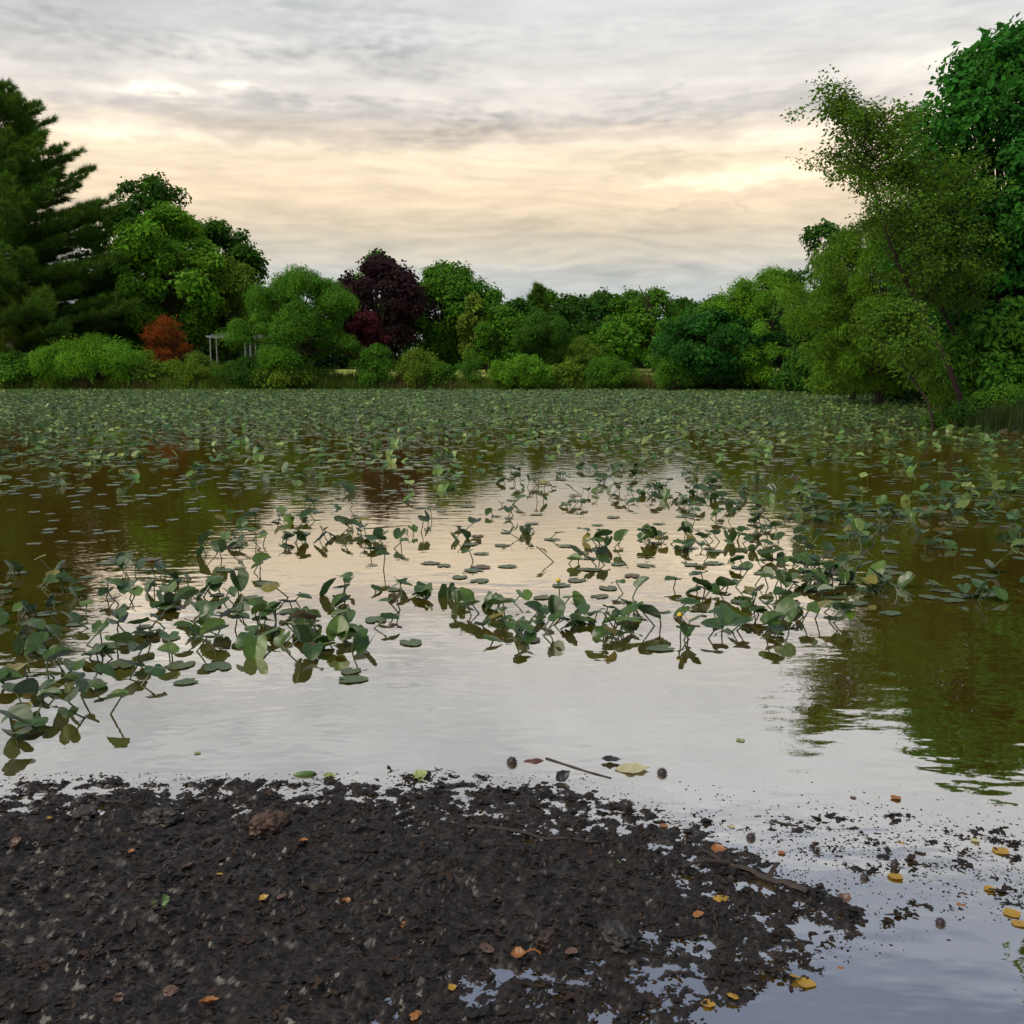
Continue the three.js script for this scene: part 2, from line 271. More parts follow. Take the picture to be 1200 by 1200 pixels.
/* A broadleaf tree or bush: lobes of foliage round a crown, limbs from the trunk into the lobes.
   cx, top, bottom, half: crown in photograph pixels at the given depth; base: ground under it */
function broadleaf(name, label, o) {
  const r = rng(o.seed), depth = o.depth, scale = FOCAL / depth;
  const [x0, topY] = atDepth(o.cx, o.top, depth), botY = o.bottom === undefined ? 0.3 : atDepth(o.cx, o.bottom, depth)[1], rad = o.half / scale;
  const ground = o.ground ?? bankHeight(x0, -depth), bush = o.bush;
  const t = thing(name, label, bush ? 'shrub' : 'tree', [x0 + (o.lean ?? 0), ground, -depth], o.group);
  const off = V(-(o.lean ?? 0), -ground, 0), cy = (topY + botY) / 2, hy = (topY - botY) / 2, rz = rad * (o.deep ?? 0.9);
  const lobes = [], N = Math.round((o.lobes ?? 26) * 2.1), geos = [];
  for (let i = 0; i < N; i++) {
    const u = r() * 2 - 1, a = r() * 6.283, q = Math.sqrt(1 - u * u), k = (0.30 + 0.60 * Math.sqrt(r())) * (1 + 0.30 * noise3(q * Math.cos(a) * 1.6 + o.seed, u * 1.6, q * Math.sin(a) * 1.6));
    const shape = o.shape ? o.shape((u + 1) / 2) : 1, lr = rad * (o.lobe ?? 0.34) * (0.32 + 0.95 * r() * r());
    const c = V(q * Math.cos(a) * k * rad * shape, u * (hy - lr * 0.75), q * Math.sin(a) * k * rz * shape); c.y += cy; c.add(off);
    lobes.push({ c, r: V(lr * (0.8 + 0.4 * r()), lr * (o.squash ?? 0.75) * (0.7 + 0.75 * r()), lr), w: lr * lr, tint: tintOf(r, o.color, o.vary ?? 0.16) });
  }
  { const lr = rad * (o.lobe ?? 0.34); lobes.push({ c: V(0, topY - lr * 0.6, 0).add(off), r: V(lr * 0.9, lr * 0.7, lr * 0.9), w: lr * lr, tint: tintOf(r, o.color, 0.2) }); }
  const total = lobes.reduce((s, l) => s + l.w, 0);
  // trunk and limbs
  const tr = o.trunk ?? Math.max(0.06, rad * 0.055), stems = bush ? 5 : 1, fork = V(0, lerp(botY, topY, bush ? 0.2 : 0.45), 0).add(off);
  for (let s = 0; s < stems; s++) {
    const foot = bush ? V((r() - 0.5) * rad * 0.9, -0.1, (r() - 0.5) * rz * 0.5) : V(0, -0.15, 0);
    geos.push(limb(foot, bush ? fork.clone().add(V((r() - 0.5) * rad, 0, (r() - 0.5) * rad * 0.6)) : fork, bush ? tr * 0.5 : tr, bush ? tr * 0.25 : tr * 0.6, 0, r, 6, 7));
    if (!bush) geos.push(limb(fork, V(0, topY - hy * 0.25, 0).add(off), tr * 0.6, tr * 0.12, 0, r, 5, 6));
  }
  lobes.forEach((l, i) => { if (i % (o.limbEvery ?? 2)) return; const from = V(0, 0, 0).lerpVectors(bush ? V(0, 0.1, 0) : V(0, Math.max(0.5, (botY + off.y) * 0.8), 0), fork, r() * 1.1); geos.push(limb(from, l.c, tr * 0.32, tr * 0.08, 0.05, r)); });
  part('trunk', mergeGeometries(geos), o.bark ?? M.bark, t);
  const size = o.sprig ?? 0.55, count = Math.round((o.count ?? 9) * 1.1 * total / (size * size) * 1.15);
  const dir = V(0, 0, 0), p = V(0, 0, 0);
  scatter('crown', SPRIG[o.leaf ?? 'broad'], M.foliage, count, (i, mat, col) => {
    let pick = r() * total, l = lobes[0]; for (const m of lobes) { pick -= m.w; l = m; if (pick <= 0) break; }
    let u = r() * 2 - 1; if (u < -0.2 && r() < 0.55) u = -u;
    const a = r() * 6.283, q = Math.sqrt(1 - u * u); dir.set(q * Math.cos(a), u, q * Math.sin(a));
    const rag = noise3(l.c.x * 3 + dir.x * 2.6, l.c.y * 3 + dir.y * 2.6, dir.z * 2.6 + i % 2), k = r() < 0.3 ? 0.3 + 0.5 * r() : 0.72 + 0.26 * r() + 0.46 * rag + (r() < 0.2 ? 0.7 * r() * r() : 0);
    p.set(l.c.x + dir.x * l.r.x * k, l.c.y + dir.y * l.r.y * k, l.c.z + dir.z * l.r.z * k);
    dir.y += o.rise ?? 0.5; dir.x += (r() - 0.5) * 0.7; dir.z += (r() - 0.5) * 0.7; dir.normalize();
    orient(r, dir, size * (0.5 + 1.1 * r() * r()) * 1.1, p, mat);
    const c = tintOf(r, l.tint, 0.6); col.setRGB(...c);
  }, t);
  return t;
}
function pine(name, label, o) {
  const r = rng(o.seed), depth = o.depth, scale = FOCAL / depth, [x0, topY] = atDepth(o.cx, o.top, depth), ground = bankHeight(x0, -depth), H = topY - ground, R = o.half / scale;
  const t = thing(name, label, 'tree', [x0, ground, -depth], o.group), geos = [], tufts = [];
  geos.push(limb(V(0, -0.2, 0), V(0, H * 0.98, 0), o.trunk ?? H * 0.014, 0.04, 0, r, 12, 8));
  const whorls = o.whorls ?? 26;
  for (let w = 0; w < whorls; w++) {
    const f = lerp(o.from ?? 0.08, 0.985, Math.pow(w / (whorls - 1), 0.92)), y = H * f, len = R * (o.profile ? o.profile(f) : Math.min(1, 1.25 * Math.pow(1 - f, 0.75)) + 0.02), n = o.branches ?? 6;
    for (let b = 0; b < n; b++) {
      const a = (b + r() * 0.9) / n * 6.283 + w * 2.1, L = len * (0.65 + 0.5 * r()), end = V(Math.cos(a) * L, y + L * (0.02 + 0.45 * f * f * f) + (r() - 0.3) * 0.6, Math.sin(a) * L), start = V(0, y - L * 0.12, 0);
      geos.push(limb(start, end, Math.max(0.03, L * 0.012), 0.012, -0.03, r, 4, 4));
      const m = Math.max(6, Math.round(L * (o.dense ?? 9))), side = V(-Math.sin(a), 0, Math.cos(a));
      for (let k = 0; k < m; k++) {
        const s = 0.22 + 0.8 * Math.pow(r(), 0.75), spread = L * 0.15 * Math.sin(Math.min(1, s) * Math.PI * 0.93 + 0.1) + 0.1, p = start.clone().lerp(end, s).addScaledVector(side, (r() - 0.5) * 2 * spread); p.y += (r() - 0.35) * 0.32 - 0.03 * L * Math.sin(s * 3) + 0.05 * L * Math.max(0, s - 0.6);
        const d = V(Math.cos(a), 0.55 + 0.5 * r(), Math.sin(a)).addScaledVector(side, (p.clone().sub(start).dot(side)) / (spread + 0.2) * 0.7).normalize();
        tufts.push([p, d]);
      }
    }
  }
  part('trunk', mergeGeometries(geos), M.bark, t);
  scatter('crown', SPRIG.tuft, M.needles, tufts.length, (i, mat, col) => { const [p, d] = tufts[i]; orient(r, d, (o.tuft ?? 0.62) * (0.7 + 0.6 * r()), p, mat); col.setRGB(...tintOf(r, o.color, 0.5)); }, t);
  return t;
}
const G = { dark: [0.046, 0.130, 0.011], mid: [0.080, 0.205, 0.014], bright: [0.125, 0.285, 0.016], olive: [0.125, 0.215, 0.016], lime: [0.19, 0.27, 0.03], deep: [0.026, 0.120, 0.013], purple: [0.042, 0.018, 0.022], crimson: [0.11, 0.02, 0.028], rust: [0.30, 0.080, 0.016], pine: [0.080, 0.165, 0.016], maple: [0.040, 0.175, 0.018] };
const dome = (f) => 0.75 + 0.5 * Math.sin(Math.min(1, f * 1.1) * Math.PI * 0.9);

pine('white_pine', 'tall dark layered pine standing highest on the far shore', { seed: 101, cx: -8, top: 103, half: 166, depth: 110, color: G.pine, whorls: 40, branches: 9, from: 0.08, tuft: 0.66, dense: 10, profile: (f) => (f < 0.3 ? 0.85 + 0.5 * f : Math.pow(Math.max(0, 1.02 - f) / 0.72, 0.72)) * (0.92 + 0.16 * Math.sin(f * 37)) });
pine('white_pine', 'low yellowish green pine beside the foot of the tallest pine', { seed: 102, cx: 22, top: 352, half: 62, depth: 104, color: [0.10, 0.14, 0.014], whorls: 12, from: 0.2, tuft: 0.55, dense: 12, profile: (f) => Math.sqrt(Math.max(0.02, 1.05 - f)) });
pine('white_pine', 'tall dark layered pine on the far shore with its trunk outside the picture', { seed: 103, cx: -120, top: 60, half: 170, depth: 116, color: G.pine, whorls: 24, tuft: 0.8, dense: 8 });
broadleaf('oak_tree', 'dark green oak with an open twiggy top behind a lighter round tree', { seed: 110, cx: 178, top: 206, bottom: 400, half: 72, depth: 130, color: G.dark, lobes: 34, lobe: 0.24, count: 7, sprig: 0.7, limbEvery: 1 });
broadleaf('oak_tree', 'dark green oak sloping down beside the open topped oak', { seed: 111, cx: 250, top: 262, bottom: 410, half: 62, depth: 128, color: G.dark, lobes: 30, lobe: 0.27, count: 8, sprig: 0.65 });
broadleaf('maple_tree', 'bright green rounded tree between the tall pine and the orange shrub', { seed: 112, cx: 196, top: 243, bottom: 400, half: 66, depth: 113, color: G.bright, lobes: 34, lobe: 0.3, sprig: 0.6 });
broadleaf('maple_tree', 'olive green tree behind the grey arbor posts', { seed: 113, cx: 262, top: 305, bottom: 412, half: 52, depth: 116, color: G.olive, lobes: 28, sprig: 0.55 });
broadleaf('maple_tree', 'dark shaded tree behind the orange shrub', { seed: 114, cx: 140, top: 330, bottom: 425, half: 60, depth: 118, color: G.dark, lobes: 26, sprig: 0.6 });
broadleaf('shore_tree', 'yellowish green spreading tree at the water in front of the purple tree', { seed: 115, cx: 350, top: 316, bottom: 448, half: 74, depth: 101, color: [0.085, 0.215, 0.014], lobes: 44, lobe: 0.27, squash: 0.6, sprig: 0.5, count: 10, leaf: 'fine', shape: (f) => 1.12 - 0.2 * f });
broadleaf('purple_tree', 'dark purple leaved tree among the green trees', { seed: 116, cx: 440, top: 303, bottom: 425, half: 57, depth: 112, color: G.purple, lobes: 40, lobe: 0.3, sprig: 0.6, shape: dome, vary: 0.25 });
broadleaf('crimson_tree', 'small crimson leaved tree at the foot of the purple tree', { seed: 117, cx: 428, top: 364, bottom: 425, half: 22, depth: 107, color: G.crimson, lobes: 16, sprig: 0.4 });
broadleaf('maple_tree', 'dark green tree crown just above the purple tree', { seed: 118, cx: 440, top: 296, bottom: 400, half: 36, depth: 132, color: G.mid, lobes: 18, sprig: 0.55, count: 6 });
broadleaf('maple_tree', 'mid green domed tree right beside the purple tree', { seed: 119, cx: 518, top: 311, bottom: 432, half: 62, depth: 120, color: G.mid, lobes: 36, sprig: 0.6, shape: dome });
broadleaf('maple_tree', 'narrow pale yellow green tree in front of a domed green tree', { seed: 120, cx: 556, top: 346, bottom: 425, half: 15, depth: 113, color: G.lime, lobes: 16, sprig: 0.42, lobe: 0.5 });
broadleaf('maple_tree', 'mid green bushy tree beside the narrow yellow green tree', { seed: 121, cx: 588, top: 360, bottom: 432, half: 34, depth: 112, color: G.mid, lobes: 24, sprig: 0.48 });
broadleaf('maple_tree', 'small round dark green tree standing before the distant wood', { seed: 122, cx: 634, top: 368, bottom: 436, half: 31, depth: 106, color: [0.055, 0.14, 0.010], lobes: 26, sprig: 0.45, leaf: 'fine' });
broadleaf('maple_tree', 'small pale green bushy tree with lighter leaves before the distant wood', { seed: 123, cx: 684, top: 398, bottom: 445, half: 30, depth: 105, color: [0.12, 0.21, 0.018], lobes: 20, sprig: 0.42, leaf: 'fine' });
for (const [i, [cx, top, half, depth, col]] of [[608, 352, 30, 160, G.dark], [640, 342, 34, 172, G.mid], [672, 348, 36, 165, G.dark], [706, 344, 38, 178, G.dark], [742, 342, 40, 166, G.mid], [768, 338, 34, 160, G.mid], [800, 352, 36, 168, G.dark], [838, 350, 40, 160, G.dark], [722, 380, 34, 140, G.mid], [570, 360, 34, 158, G.dark], [880, 345, 40, 150, G.dark]].entries())
  broadleaf('woodland_tree', 'dark green tree in the distant wood across the pond', { seed: 130 + i, cx, top, bottom: 425, half, depth, color: col, lobes: 26, lobe: 0.3, sprig: 0.75, count: 7, group: 'trees of the distant wood' });
pine('woodland_pine', 'small dark pine top rising from the distant wood', { seed: 145, cx: 630, top: 336, half: 26, depth: 165, color: G.pine, whorls: 12, from: 0.5, tuft: 0.8, dense: 8 });
broadleaf('round_tree', 'dark green broad rounded tree overhanging the far water', { seed: 150, cx: 848, top: 354, bottom: 450, half: 72, depth: 96, color: G.deep, lobes: 44, lobe: 0.27, squash: 0.5, sprig: 0.5, count: 10, rise: 0.3, shape: dome });
broadleaf('round_tree', 'lighter green bush at the side of the dark rounded tree', { seed: 151, cx: 800, top: 372, bottom: 450, half: 34, depth: 100, color: G.mid, lobes: 22, sprig: 0.48, leaf: 'fine' });
broadleaf('willow_tree', 'feathery yellow green tree behind the dark rounded tree', { seed: 152, cx: 906, top: 318, bottom: 455, half: 62, depth: 93, color: G.bright, lobes: 44, lobe: 0.26, sprig: 0.5, count: 10, leaf: 'fine', shape: dome, ground: 0.2 });
broadleaf('oak_tree', 'dark sparse tree top behind the feathery trees of the right bank', { seed: 153, cx: 968, top: 262, bottom: 420, half: 42, depth: 82, color: G.dark, lobes: 24, lobe: 0.28, sprig: 0.5, count: 6, ground: 0.4 });
broadleaf('willow_tree', 'dark green tree below the sparse tree top', { seed: 154, cx: 962, top: 345, bottom: 452, half: 42, depth: 76, color: G.dark, lobes: 28, sprig: 0.5, ground: 0.3 });
broadleaf('willow_tree', 'large feathery olive tree drooping to the water behind the leaning birch', { seed: 155, cx: 1040, top: 252, bottom: 462, half: 98, depth: 52, color: [0.10, 0.205, 0.011], lobes: 60, lobe: 0.25, squash: 0.6, sprig: 0.42, count: 9, leaf: 'willow', rise: 0.1, shape: (f) => 0.95 + 0.25 * Math.sin(f * 3.1), ground: 0.3 });
broadleaf('big_maple', 'massive deep green tree rising over the wooded bank', { seed: 156, cx: 1205, top: 38, bottom: 420, half: 142, depth: 37, color: G.maple, lobes: 130, lobe: 0.17, squash: 0.8, sprig: 0.4, count: 8, leaf: 'maple', rise: 0.3, ground: 0.4, trunk: 0.3, vary: 0.25, deep: 0.8 });
broadleaf('big_maple', 'deep green tree deeper on the wooded bank beyond the massive tree', { seed: 157, cx: 1330, top: 60, bottom: 430, half: 130, depth: 44, color: G.dark, lobes: 60, lobe: 0.24, sprig: 0.5, count: 7, leaf: 'maple', ground: 0.6 });
broadleaf('understory_tree', 'shaded green undergrowth tree beneath the massive tree', { seed: 158, cx: 1185, top: 360, bottom: 492, half: 70, depth: 34, color: [0.06, 0.165, 0.013], lobes: 44, lobe: 0.25, sprig: 0.34, count: 7, leaf: 'maple', ground: 0.35, rise: 0.1 });
broadleaf('understory_tree', 'olive green undergrowth tree at the foot of the leaning birch', { seed: 159, cx: 1120, top: 372, bottom: 478, half: 60, depth: 40, color: [0.09, 0.18, 0.011], lobes: 40, lobe: 0.24, sprig: 0.34, count: 6, leaf: 'willow', ground: 0.3, rise: 0.1 });

broadleaf('understory_tree', 'olive tree low behind the large drooping feathery tree', { seed: 163, cx: 1005, top: 335, bottom: 462, half: 64, depth: 60, color: [0.08, 0.175, 0.011], lobes: 40, lobe: 0.27, sprig: 0.45, count: 8, leaf: 'fine', ground: 0.3 });
broadleaf('understory_tree', 'dark tree filling the gap between feathery tree and massive tree', { seed: 164, cx: 1090, top: 290, bottom: 465, half: 74, depth: 58, color: G.dark, lobes: 44, lobe: 0.27, sprig: 0.45, count: 8, leaf: 'fine', ground: 0.3 });

// the leaning river birch on the tip of the wooded bank: trunk and branches are drawn limb by limb
function birch(name, label, o) {
  const r = rng(o.seed), [bx] = atDepth(o.base[0], o.base[1], o.depth), gy = 0.15, t = thing(name, label, 'tree', [bx, gy, -o.depth]), geos = [], tips = [];
  const [tx, ty] = atDepth(o.top[0], o.top[1], o.depth), top = V(tx - bx, ty - gy, -1.0), path = [], rads = [], n = 12;
  for (let i = 0; i <= n; i++) { const f = i / n; path.push(V(top.x * Math.pow(f, o.curve ?? 0.9) + 0.12 * Math.sin(f * 9), top.y * f - (i ? 0 : 0.2), top.z * f + 0.1 * Math.sin(f * 7))); rads.push(lerp(o.r, 0.012, Math.pow(f, 0.8))); }
  geos.push(tube(path, rads, 8));
  for (let k = 0; k < o.limbs; k++) {
    const f = lerp(o.from, 0.97, Math.pow((k + r() * 0.6) / o.limbs, 0.9)), i = f * n, a = path[Math.floor(i)].clone().lerp(path[Math.min(n, Math.floor(i) + 1)], i % 1), az = r() * 6.283, L = o.reach * (1.05 - 0.75 * Math.abs(f - 0.5)) * (0.55 + 0.6 * r()) * (f > 0.9 ? 0.6 : 1);
    const b = a.clone().add(V(Math.cos(az) * L, L * (0.45 + 0.5 * r()), Math.sin(az) * L)); geos.push(limb(a, b, 0.035 * (1.2 - f), 0.008, 0.08, r, 5, 4));
    for (let s = 0; s < 6; s++) {
      const q = 0.25 + 0.75 * (s + r()) / 6, c = a.clone().lerp(b, q), e = c.clone().add(V((r() - 0.5) * L * 0.75, (r() - 0.25) * L * 0.5, (r() - 0.5) * L * 0.75)); geos.push(limb(c, e, 0.01, 0.004, 0.04, r, 3, 3));
      for (let m = 0; m < o.leaves; m++) { const p = c.clone().lerp(e, 0.15 + 0.95 * r()); p.x += (r() - 0.5) * 0.35; p.y += (r() - 0.5) * 0.3; p.z += (r() - 0.5) * 0.35; tips.push(p); }
    }
  }
  part('trunk', mergeGeometries(geos), M.redBark, t);
  const d = V(0, 0, 0);
  scatter('crown', SPRIG.tiny, M.foliage, tips.length, (i, mat, col) => { d.set((r() - 0.5) * 1.6, 1, (r() - 0.5) * 1.6).normalize(); orient(r, d, 0.25 * (0.7 + 0.7 * r()), tips[i], mat); col.setRGB(...tintOf(r, o.color, 0.5)); }, t);
}
birch('river_birch', 'slender leaning birch with an airy open crown on the bank tip', { seed: 160, base: [1136, 496], top: [1000, 112], depth: 33, r: 0.115, limbs: 46, from: 0.33, reach: 2.4, leaves: 6, color: [0.085, 0.175, 0.012] });
birch('river_birch', 'second slender trunk with thin leaves behind the leaning birch', { seed: 161, base: [1150, 492], top: [1075, 190], depth: 34.5, r: 0.09, limbs: 36, from: 0.36, reach: 2.2, leaves: 6, color: [0.085, 0.175, 0.012] });
birch('river_birch', 'thin leaning sapling standing in the water off the bank tip', { seed: 162, base: [1093, 503], top: [1052, 360], depth: 31.2, r: 0.05, limbs: 16, from: 0.35, reach: 1.3, leaves: 4, color: [0.085, 0.175, 0.012] });

// shrubs along the far shore
const shrubLabels = ['green shrub below the stone pillar', 'largest bright green rounded shrub below the tall pine', 'green shrub between the stone pillar and the largest bright shrub', 'olive shrub below the orange shrub', 'olive shrub before the first arbor post', 'dark shrub before the white arbor posts', 'olive shrub below the spreading shore tree', 'tall green shrub below the crimson tree', 'olive shrub below the purple tree', 'green shrub below the domed tree beside the purple tree', 'narrow green shrub below the pale yellow green tree', 'bright green mounded shrub below the small round tree', 'low olive shrub below the small pale bushy tree', 'green shrub before the distant wood', 'green shrub at the foot of the dark rounded tree', 'dark shrub at the water below the feathery yellow green tree', 'olive shrub at the water beside the large feathery tree', 'dark shrub below the large drooping feathery tree', 'green shrub at the water beyond the stone pillar'];
const shrubs = [[15, 415, 40, 100, G.mid], [105, 398, 76, 100, G.bright], [60, 412, 40, 101, G.mid], [165, 424, 36, 100, G.olive], [228, 416, 42, 100, G.olive], [285, 420, 40, 99, G.dark], [330, 428, 40, 98.5, G.olive], [440, 406, 30, 99, G.mid], [488, 410, 32, 99, G.olive], [516, 426, 20, 99, G.mid], [550, 414, 17, 99, G.mid], [612, 417, 38, 98, G.bright], [665, 428, 26, 99, G.olive], [712, 420, 34, 98, G.mid], [795, 422, 32, 96, G.mid], [940, 432, 34, 84, G.dark], [990, 436, 40, 70, G.olive], [1055, 440, 40, 58, G.dark], [-50, 412, 44, 101, G.mid]];
for (const [i, [cx, top, half, depth, color]] of shrubs.entries())
  broadleaf('shore_shrub', shrubLabels[i], { seed: 200 + i, cx, top, half, depth, color, bush: true, lobes: 34, lobe: 0.27, squash: 0.8, sprig: 0.44, count: 7, vary: 0.2, leaf: i % 3 ? 'fine' : 'broad', group: 'shrubs lining the far shore', bottom: undefined, deep: 0.7, ground: depth < 95 ? 0.1 : undefined, shape: (f) => 1.05 - 0.25 * f });
broadleaf('orange_shrub', 'rust orange feathery shrub below the dark trees', { seed: 230, cx: 192, top: 374, half: 28, depth: 105, color: G.rust, bush: true, lobes: 22, lobe: 0.34, sprig: 0.5, count: 8, leaf: 'upright', shape: (f) => 0.75 + 0.4 * f, rise: 1.2 });
for (const [i, [cx, top, half, depth, h]] of [[1150, 470, 30, 31.8, 0.2], [1185, 452, 40, 31.5, 0.25], [1128, 478, 18, 32, 0.2], [1220, 455, 40, 31, 0.3], [1096, 494, 12, 31.5, 0.02]].entries())
  broadleaf('bank_shrub', 'low dark shrub at the water edge of the wooded bank', { seed: 240 + i, cx, top, half, depth, color: i === 1 ? G.mid : G.dark, bush: true, lobes: 18, lobe: 0.36, sprig: 0.22, count: 8, leaf: 'fine', ground: h, group: 'shrubs on the wooded bank' });

// overhanging tree beside the photographer: only its mirror image shows in the water
{
  const r = rng(300), t = thing('overhanging_tree', 'leafy bough reaching over the near water, seen as a dark reflection', 'tree', [10.6, rightHeight(10.6, -7.5), -7.5]), geos = [], tips = [], fork = V(-0.6, 4.2, 0);
  geos.push(limb(V(0, -0.2, 0), fork, 0.24, 0.16, 0, r, 8, 8), limb(fork, V(0.6, 10, -0.5), 0.15, 0.04, 0, r, 6, 6));
  for (let k = 0; k < 12; k++) {
    const a = fork.clone().lerp(V(0.6, 10, -0.5), r()), b = k < 4 ? V(-4.05 - r() * 0.7, 4.0 + r() * 1.1, -2.0 - r() * 1.0) : a.clone().add(V(-1.5 + 4 * r(), 1 + 2.5 * r(), (r() - 0.5) * 5));
    geos.push(limb(a, b, 0.06, 0.012, 0.1, r, 6, 5));
    for (let m = 0; m < (k < 4 ? 190 : 70); m++) { const p = a.clone().lerp(b, k < 4 ? 0.7 + 0.34 * r() : 0.45 + 0.6 * r()); p.x += (r() - 0.5) * 0.9; p.y += (r() - 0.4) * 0.6; p.z += (r() - 0.5) * 0.9; tips.push(p); }
  }
  part('trunk', mergeGeometries(geos), M.bark, t);
  scatter('crown', SPRIG.broad, M.foliage, tips.length, (i, mat, col) => { orient(r, V(r() - 0.5, 1, r() - 0.5).normalize(), 0.17 * (0.7 + 0.6 * r()), tips[i], mat); col.setRGB(...tintOf(r, G.dark, 0.4)); }, t);
}
// distant woodland that closes the view between the trees
{
  const r = rng(310), centres = [];
  for (let i = 0; i < 170; i++) { const x = -170 + 340 * r(), z = -190 - 40 * r(); centres.push(V(x, 4 + 5.5 * r() + (Math.abs(x) > 40 ? 3 : 0), z)); }
  const col0 = [0.018, 0.05, 0.014], d = V(0, 0, 0), p = V(0, 0, 0);
  scatter('distant_woodland', SPRIG.broad, M.foliage, 26000, (i, mat, col) => {
    const c = centres[i % centres.length], u = r() * 2 - 1, a = r() * 6.283, q = Math.sqrt(1 - u * u); d.set(q * Math.cos(a), u, q * Math.sin(a)); p.set(c.x + d.x * 6.5, Math.max(0.5, c.y + d.y * (u < 0 ? c.y : 5)), c.z + d.z * 4); d.y += 0.5; d.normalize(); orient(r, d, 1.1 * (0.7 + 0.6 * r()), p, mat); col.setRGB(...tintOf(r, col0, 0.5));
  }, scene, { label: 'dark far off woodland closing the view behind the trees', category: 'woodland' });
}
// grass and reeds on the banks
{
  const blade = (() => { const g = new THREE.BufferGeometry(), pos = [], r = rng(7); for (let i = 0; i < 9; i++) { const a = r() * 6.283, x = (r() - 0.5) * 0.5, z = (r() - 0.5) * 0.5, h = 0.6 + 0.5 * r(), w = 0.035, lx = Math.cos(a) * 0.22 * r(), lz = Math.sin(a) * 0.22 * r(); pos.push(x - w, 0, z, x + w, 0, z + 0.01, x + lx, h, z + lz); } g.setAttribute('position', new THREE.Float32BufferAttribute(pos, 3)); g.computeVertexNormals(); return g; })();
  const r = rng(320), q = new THREE.Quaternion();
  scatter('shore_reeds', blade, M.foliage, 9000, (i, mat, col) => { const x = -75 + 120 * r(), s = 98.2 + Math.pow(r(), 2) * 5 - Math.max(0, x - 22) * 0.45, z = -s, k = 0.8 + 1.1 * r() * (0.6 + 0.4 * noise2(x * 0.2, 5)); q.setFromAxisAngle(UP, r() * 6.283); mat.compose(V(x, Math.max(-0.1, bankHeight(x, z)), z), q, V(1.3, k, 1.3)); const dry = noise2(x * 0.12, 60) > 0.25 ? 1 : 0; col.setRGB(...tintOf(r, dry && r() < 0.6 ? [0.17, 0.12, 0.05] : [0.115, 0.175, 0.022], 0.5)); }, scene, { label: 'mixed green and dry reeds and grass fringing the far shore', category: 'reeds' });
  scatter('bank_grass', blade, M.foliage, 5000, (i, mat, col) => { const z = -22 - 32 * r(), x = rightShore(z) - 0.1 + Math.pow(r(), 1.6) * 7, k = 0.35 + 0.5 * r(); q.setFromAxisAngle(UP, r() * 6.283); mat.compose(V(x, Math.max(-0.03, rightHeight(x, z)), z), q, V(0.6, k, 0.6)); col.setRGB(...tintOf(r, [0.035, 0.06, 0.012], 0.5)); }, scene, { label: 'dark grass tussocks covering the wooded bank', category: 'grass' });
}
// bare dead twigs above the distant wood
{
  const depth = 158, [x, y] = atDepth(767, 332, depth), g0 = bankHeight(x, -depth), t = thing('dead_tree', 'bare leafless twigs sticking up above the distant wood', 'tree', [x, g0, -depth]), r = rng(330), geos = [limb(V(0, -0.2, 0), V(0, (y - g0) * 0.6, 0), 0.3, 0.12, 0, r, 6, 6)];
  for (let i = 0; i < 9; i++) geos.push(limb(V(0, (y - g0) * (0.5 + 0.1 * r()), 0), V((r() - 0.5) * 6, (y - g0) * (0.85 + 0.17 * r()), (r() - 0.5) * 2), 0.09, 0.05, 0.02, r, 5, 4));
  part('trunk', mergeGeometries(geos), M.bark, t);
}

// ------------------------------------------------------------------ garden structures on the far bank
const box = (w, h, d, x, y, z) => new THREE.BoxGeometry(w, h, d).translate(x, y, z);
{
  const depth = 106, [x0, yTop] = atDepth(246, 393, depth), [x1] = atDepth(322, 393, depth), [xa] = atDepth(287, 400, depth), [xb] = atDepth(293, 400, depth), g = bankHeight(x0, -depth);
  const t = thing('garden_arbor', 'pale grey wooden arbor with slim posts under the trees', 'arbor', [x0, g, -depth]), h = yTop - g, w = x1 - x0;
  for (const x of [0, xa - x0, xb - x0, w]) for (const z of [0, -2.2]) part('post', box(0.11, h - 0.16, 0.11, x, (h - 0.16) / 2 - 0.05, z), M.whitePaint, t);
  for (const z of [0.0, -2.2]) part('beam', box(w + 0.8, 0.2, 0.12, w / 2, h - 0.12, z), M.whitePaint, t);
  for (let i = 0; i < 12; i++) part('rafter', box(0.08, 0.14, 3, (i + 0.5) / 12 * w, h + 0.055, -1.1), M.whitePaint, t);
  const s = atDepth(14, 395, 104), gs = bankHeight(s[0], -104), p = thing('stone_pillar', 'pale tan stone pillar half hidden behind the shore shrubs', 'pillar', [s[0], gs, -104]);
  part('shaft', box(0.9, s[1] - gs - 0.2, 0.9, 0, (s[1] - gs - 0.2) / 2, 0), M.stone, p); part('cap', box(1.1, 0.2, 1.1, 0, s[1] - gs - 0.1, 0), M.stone, p);
}

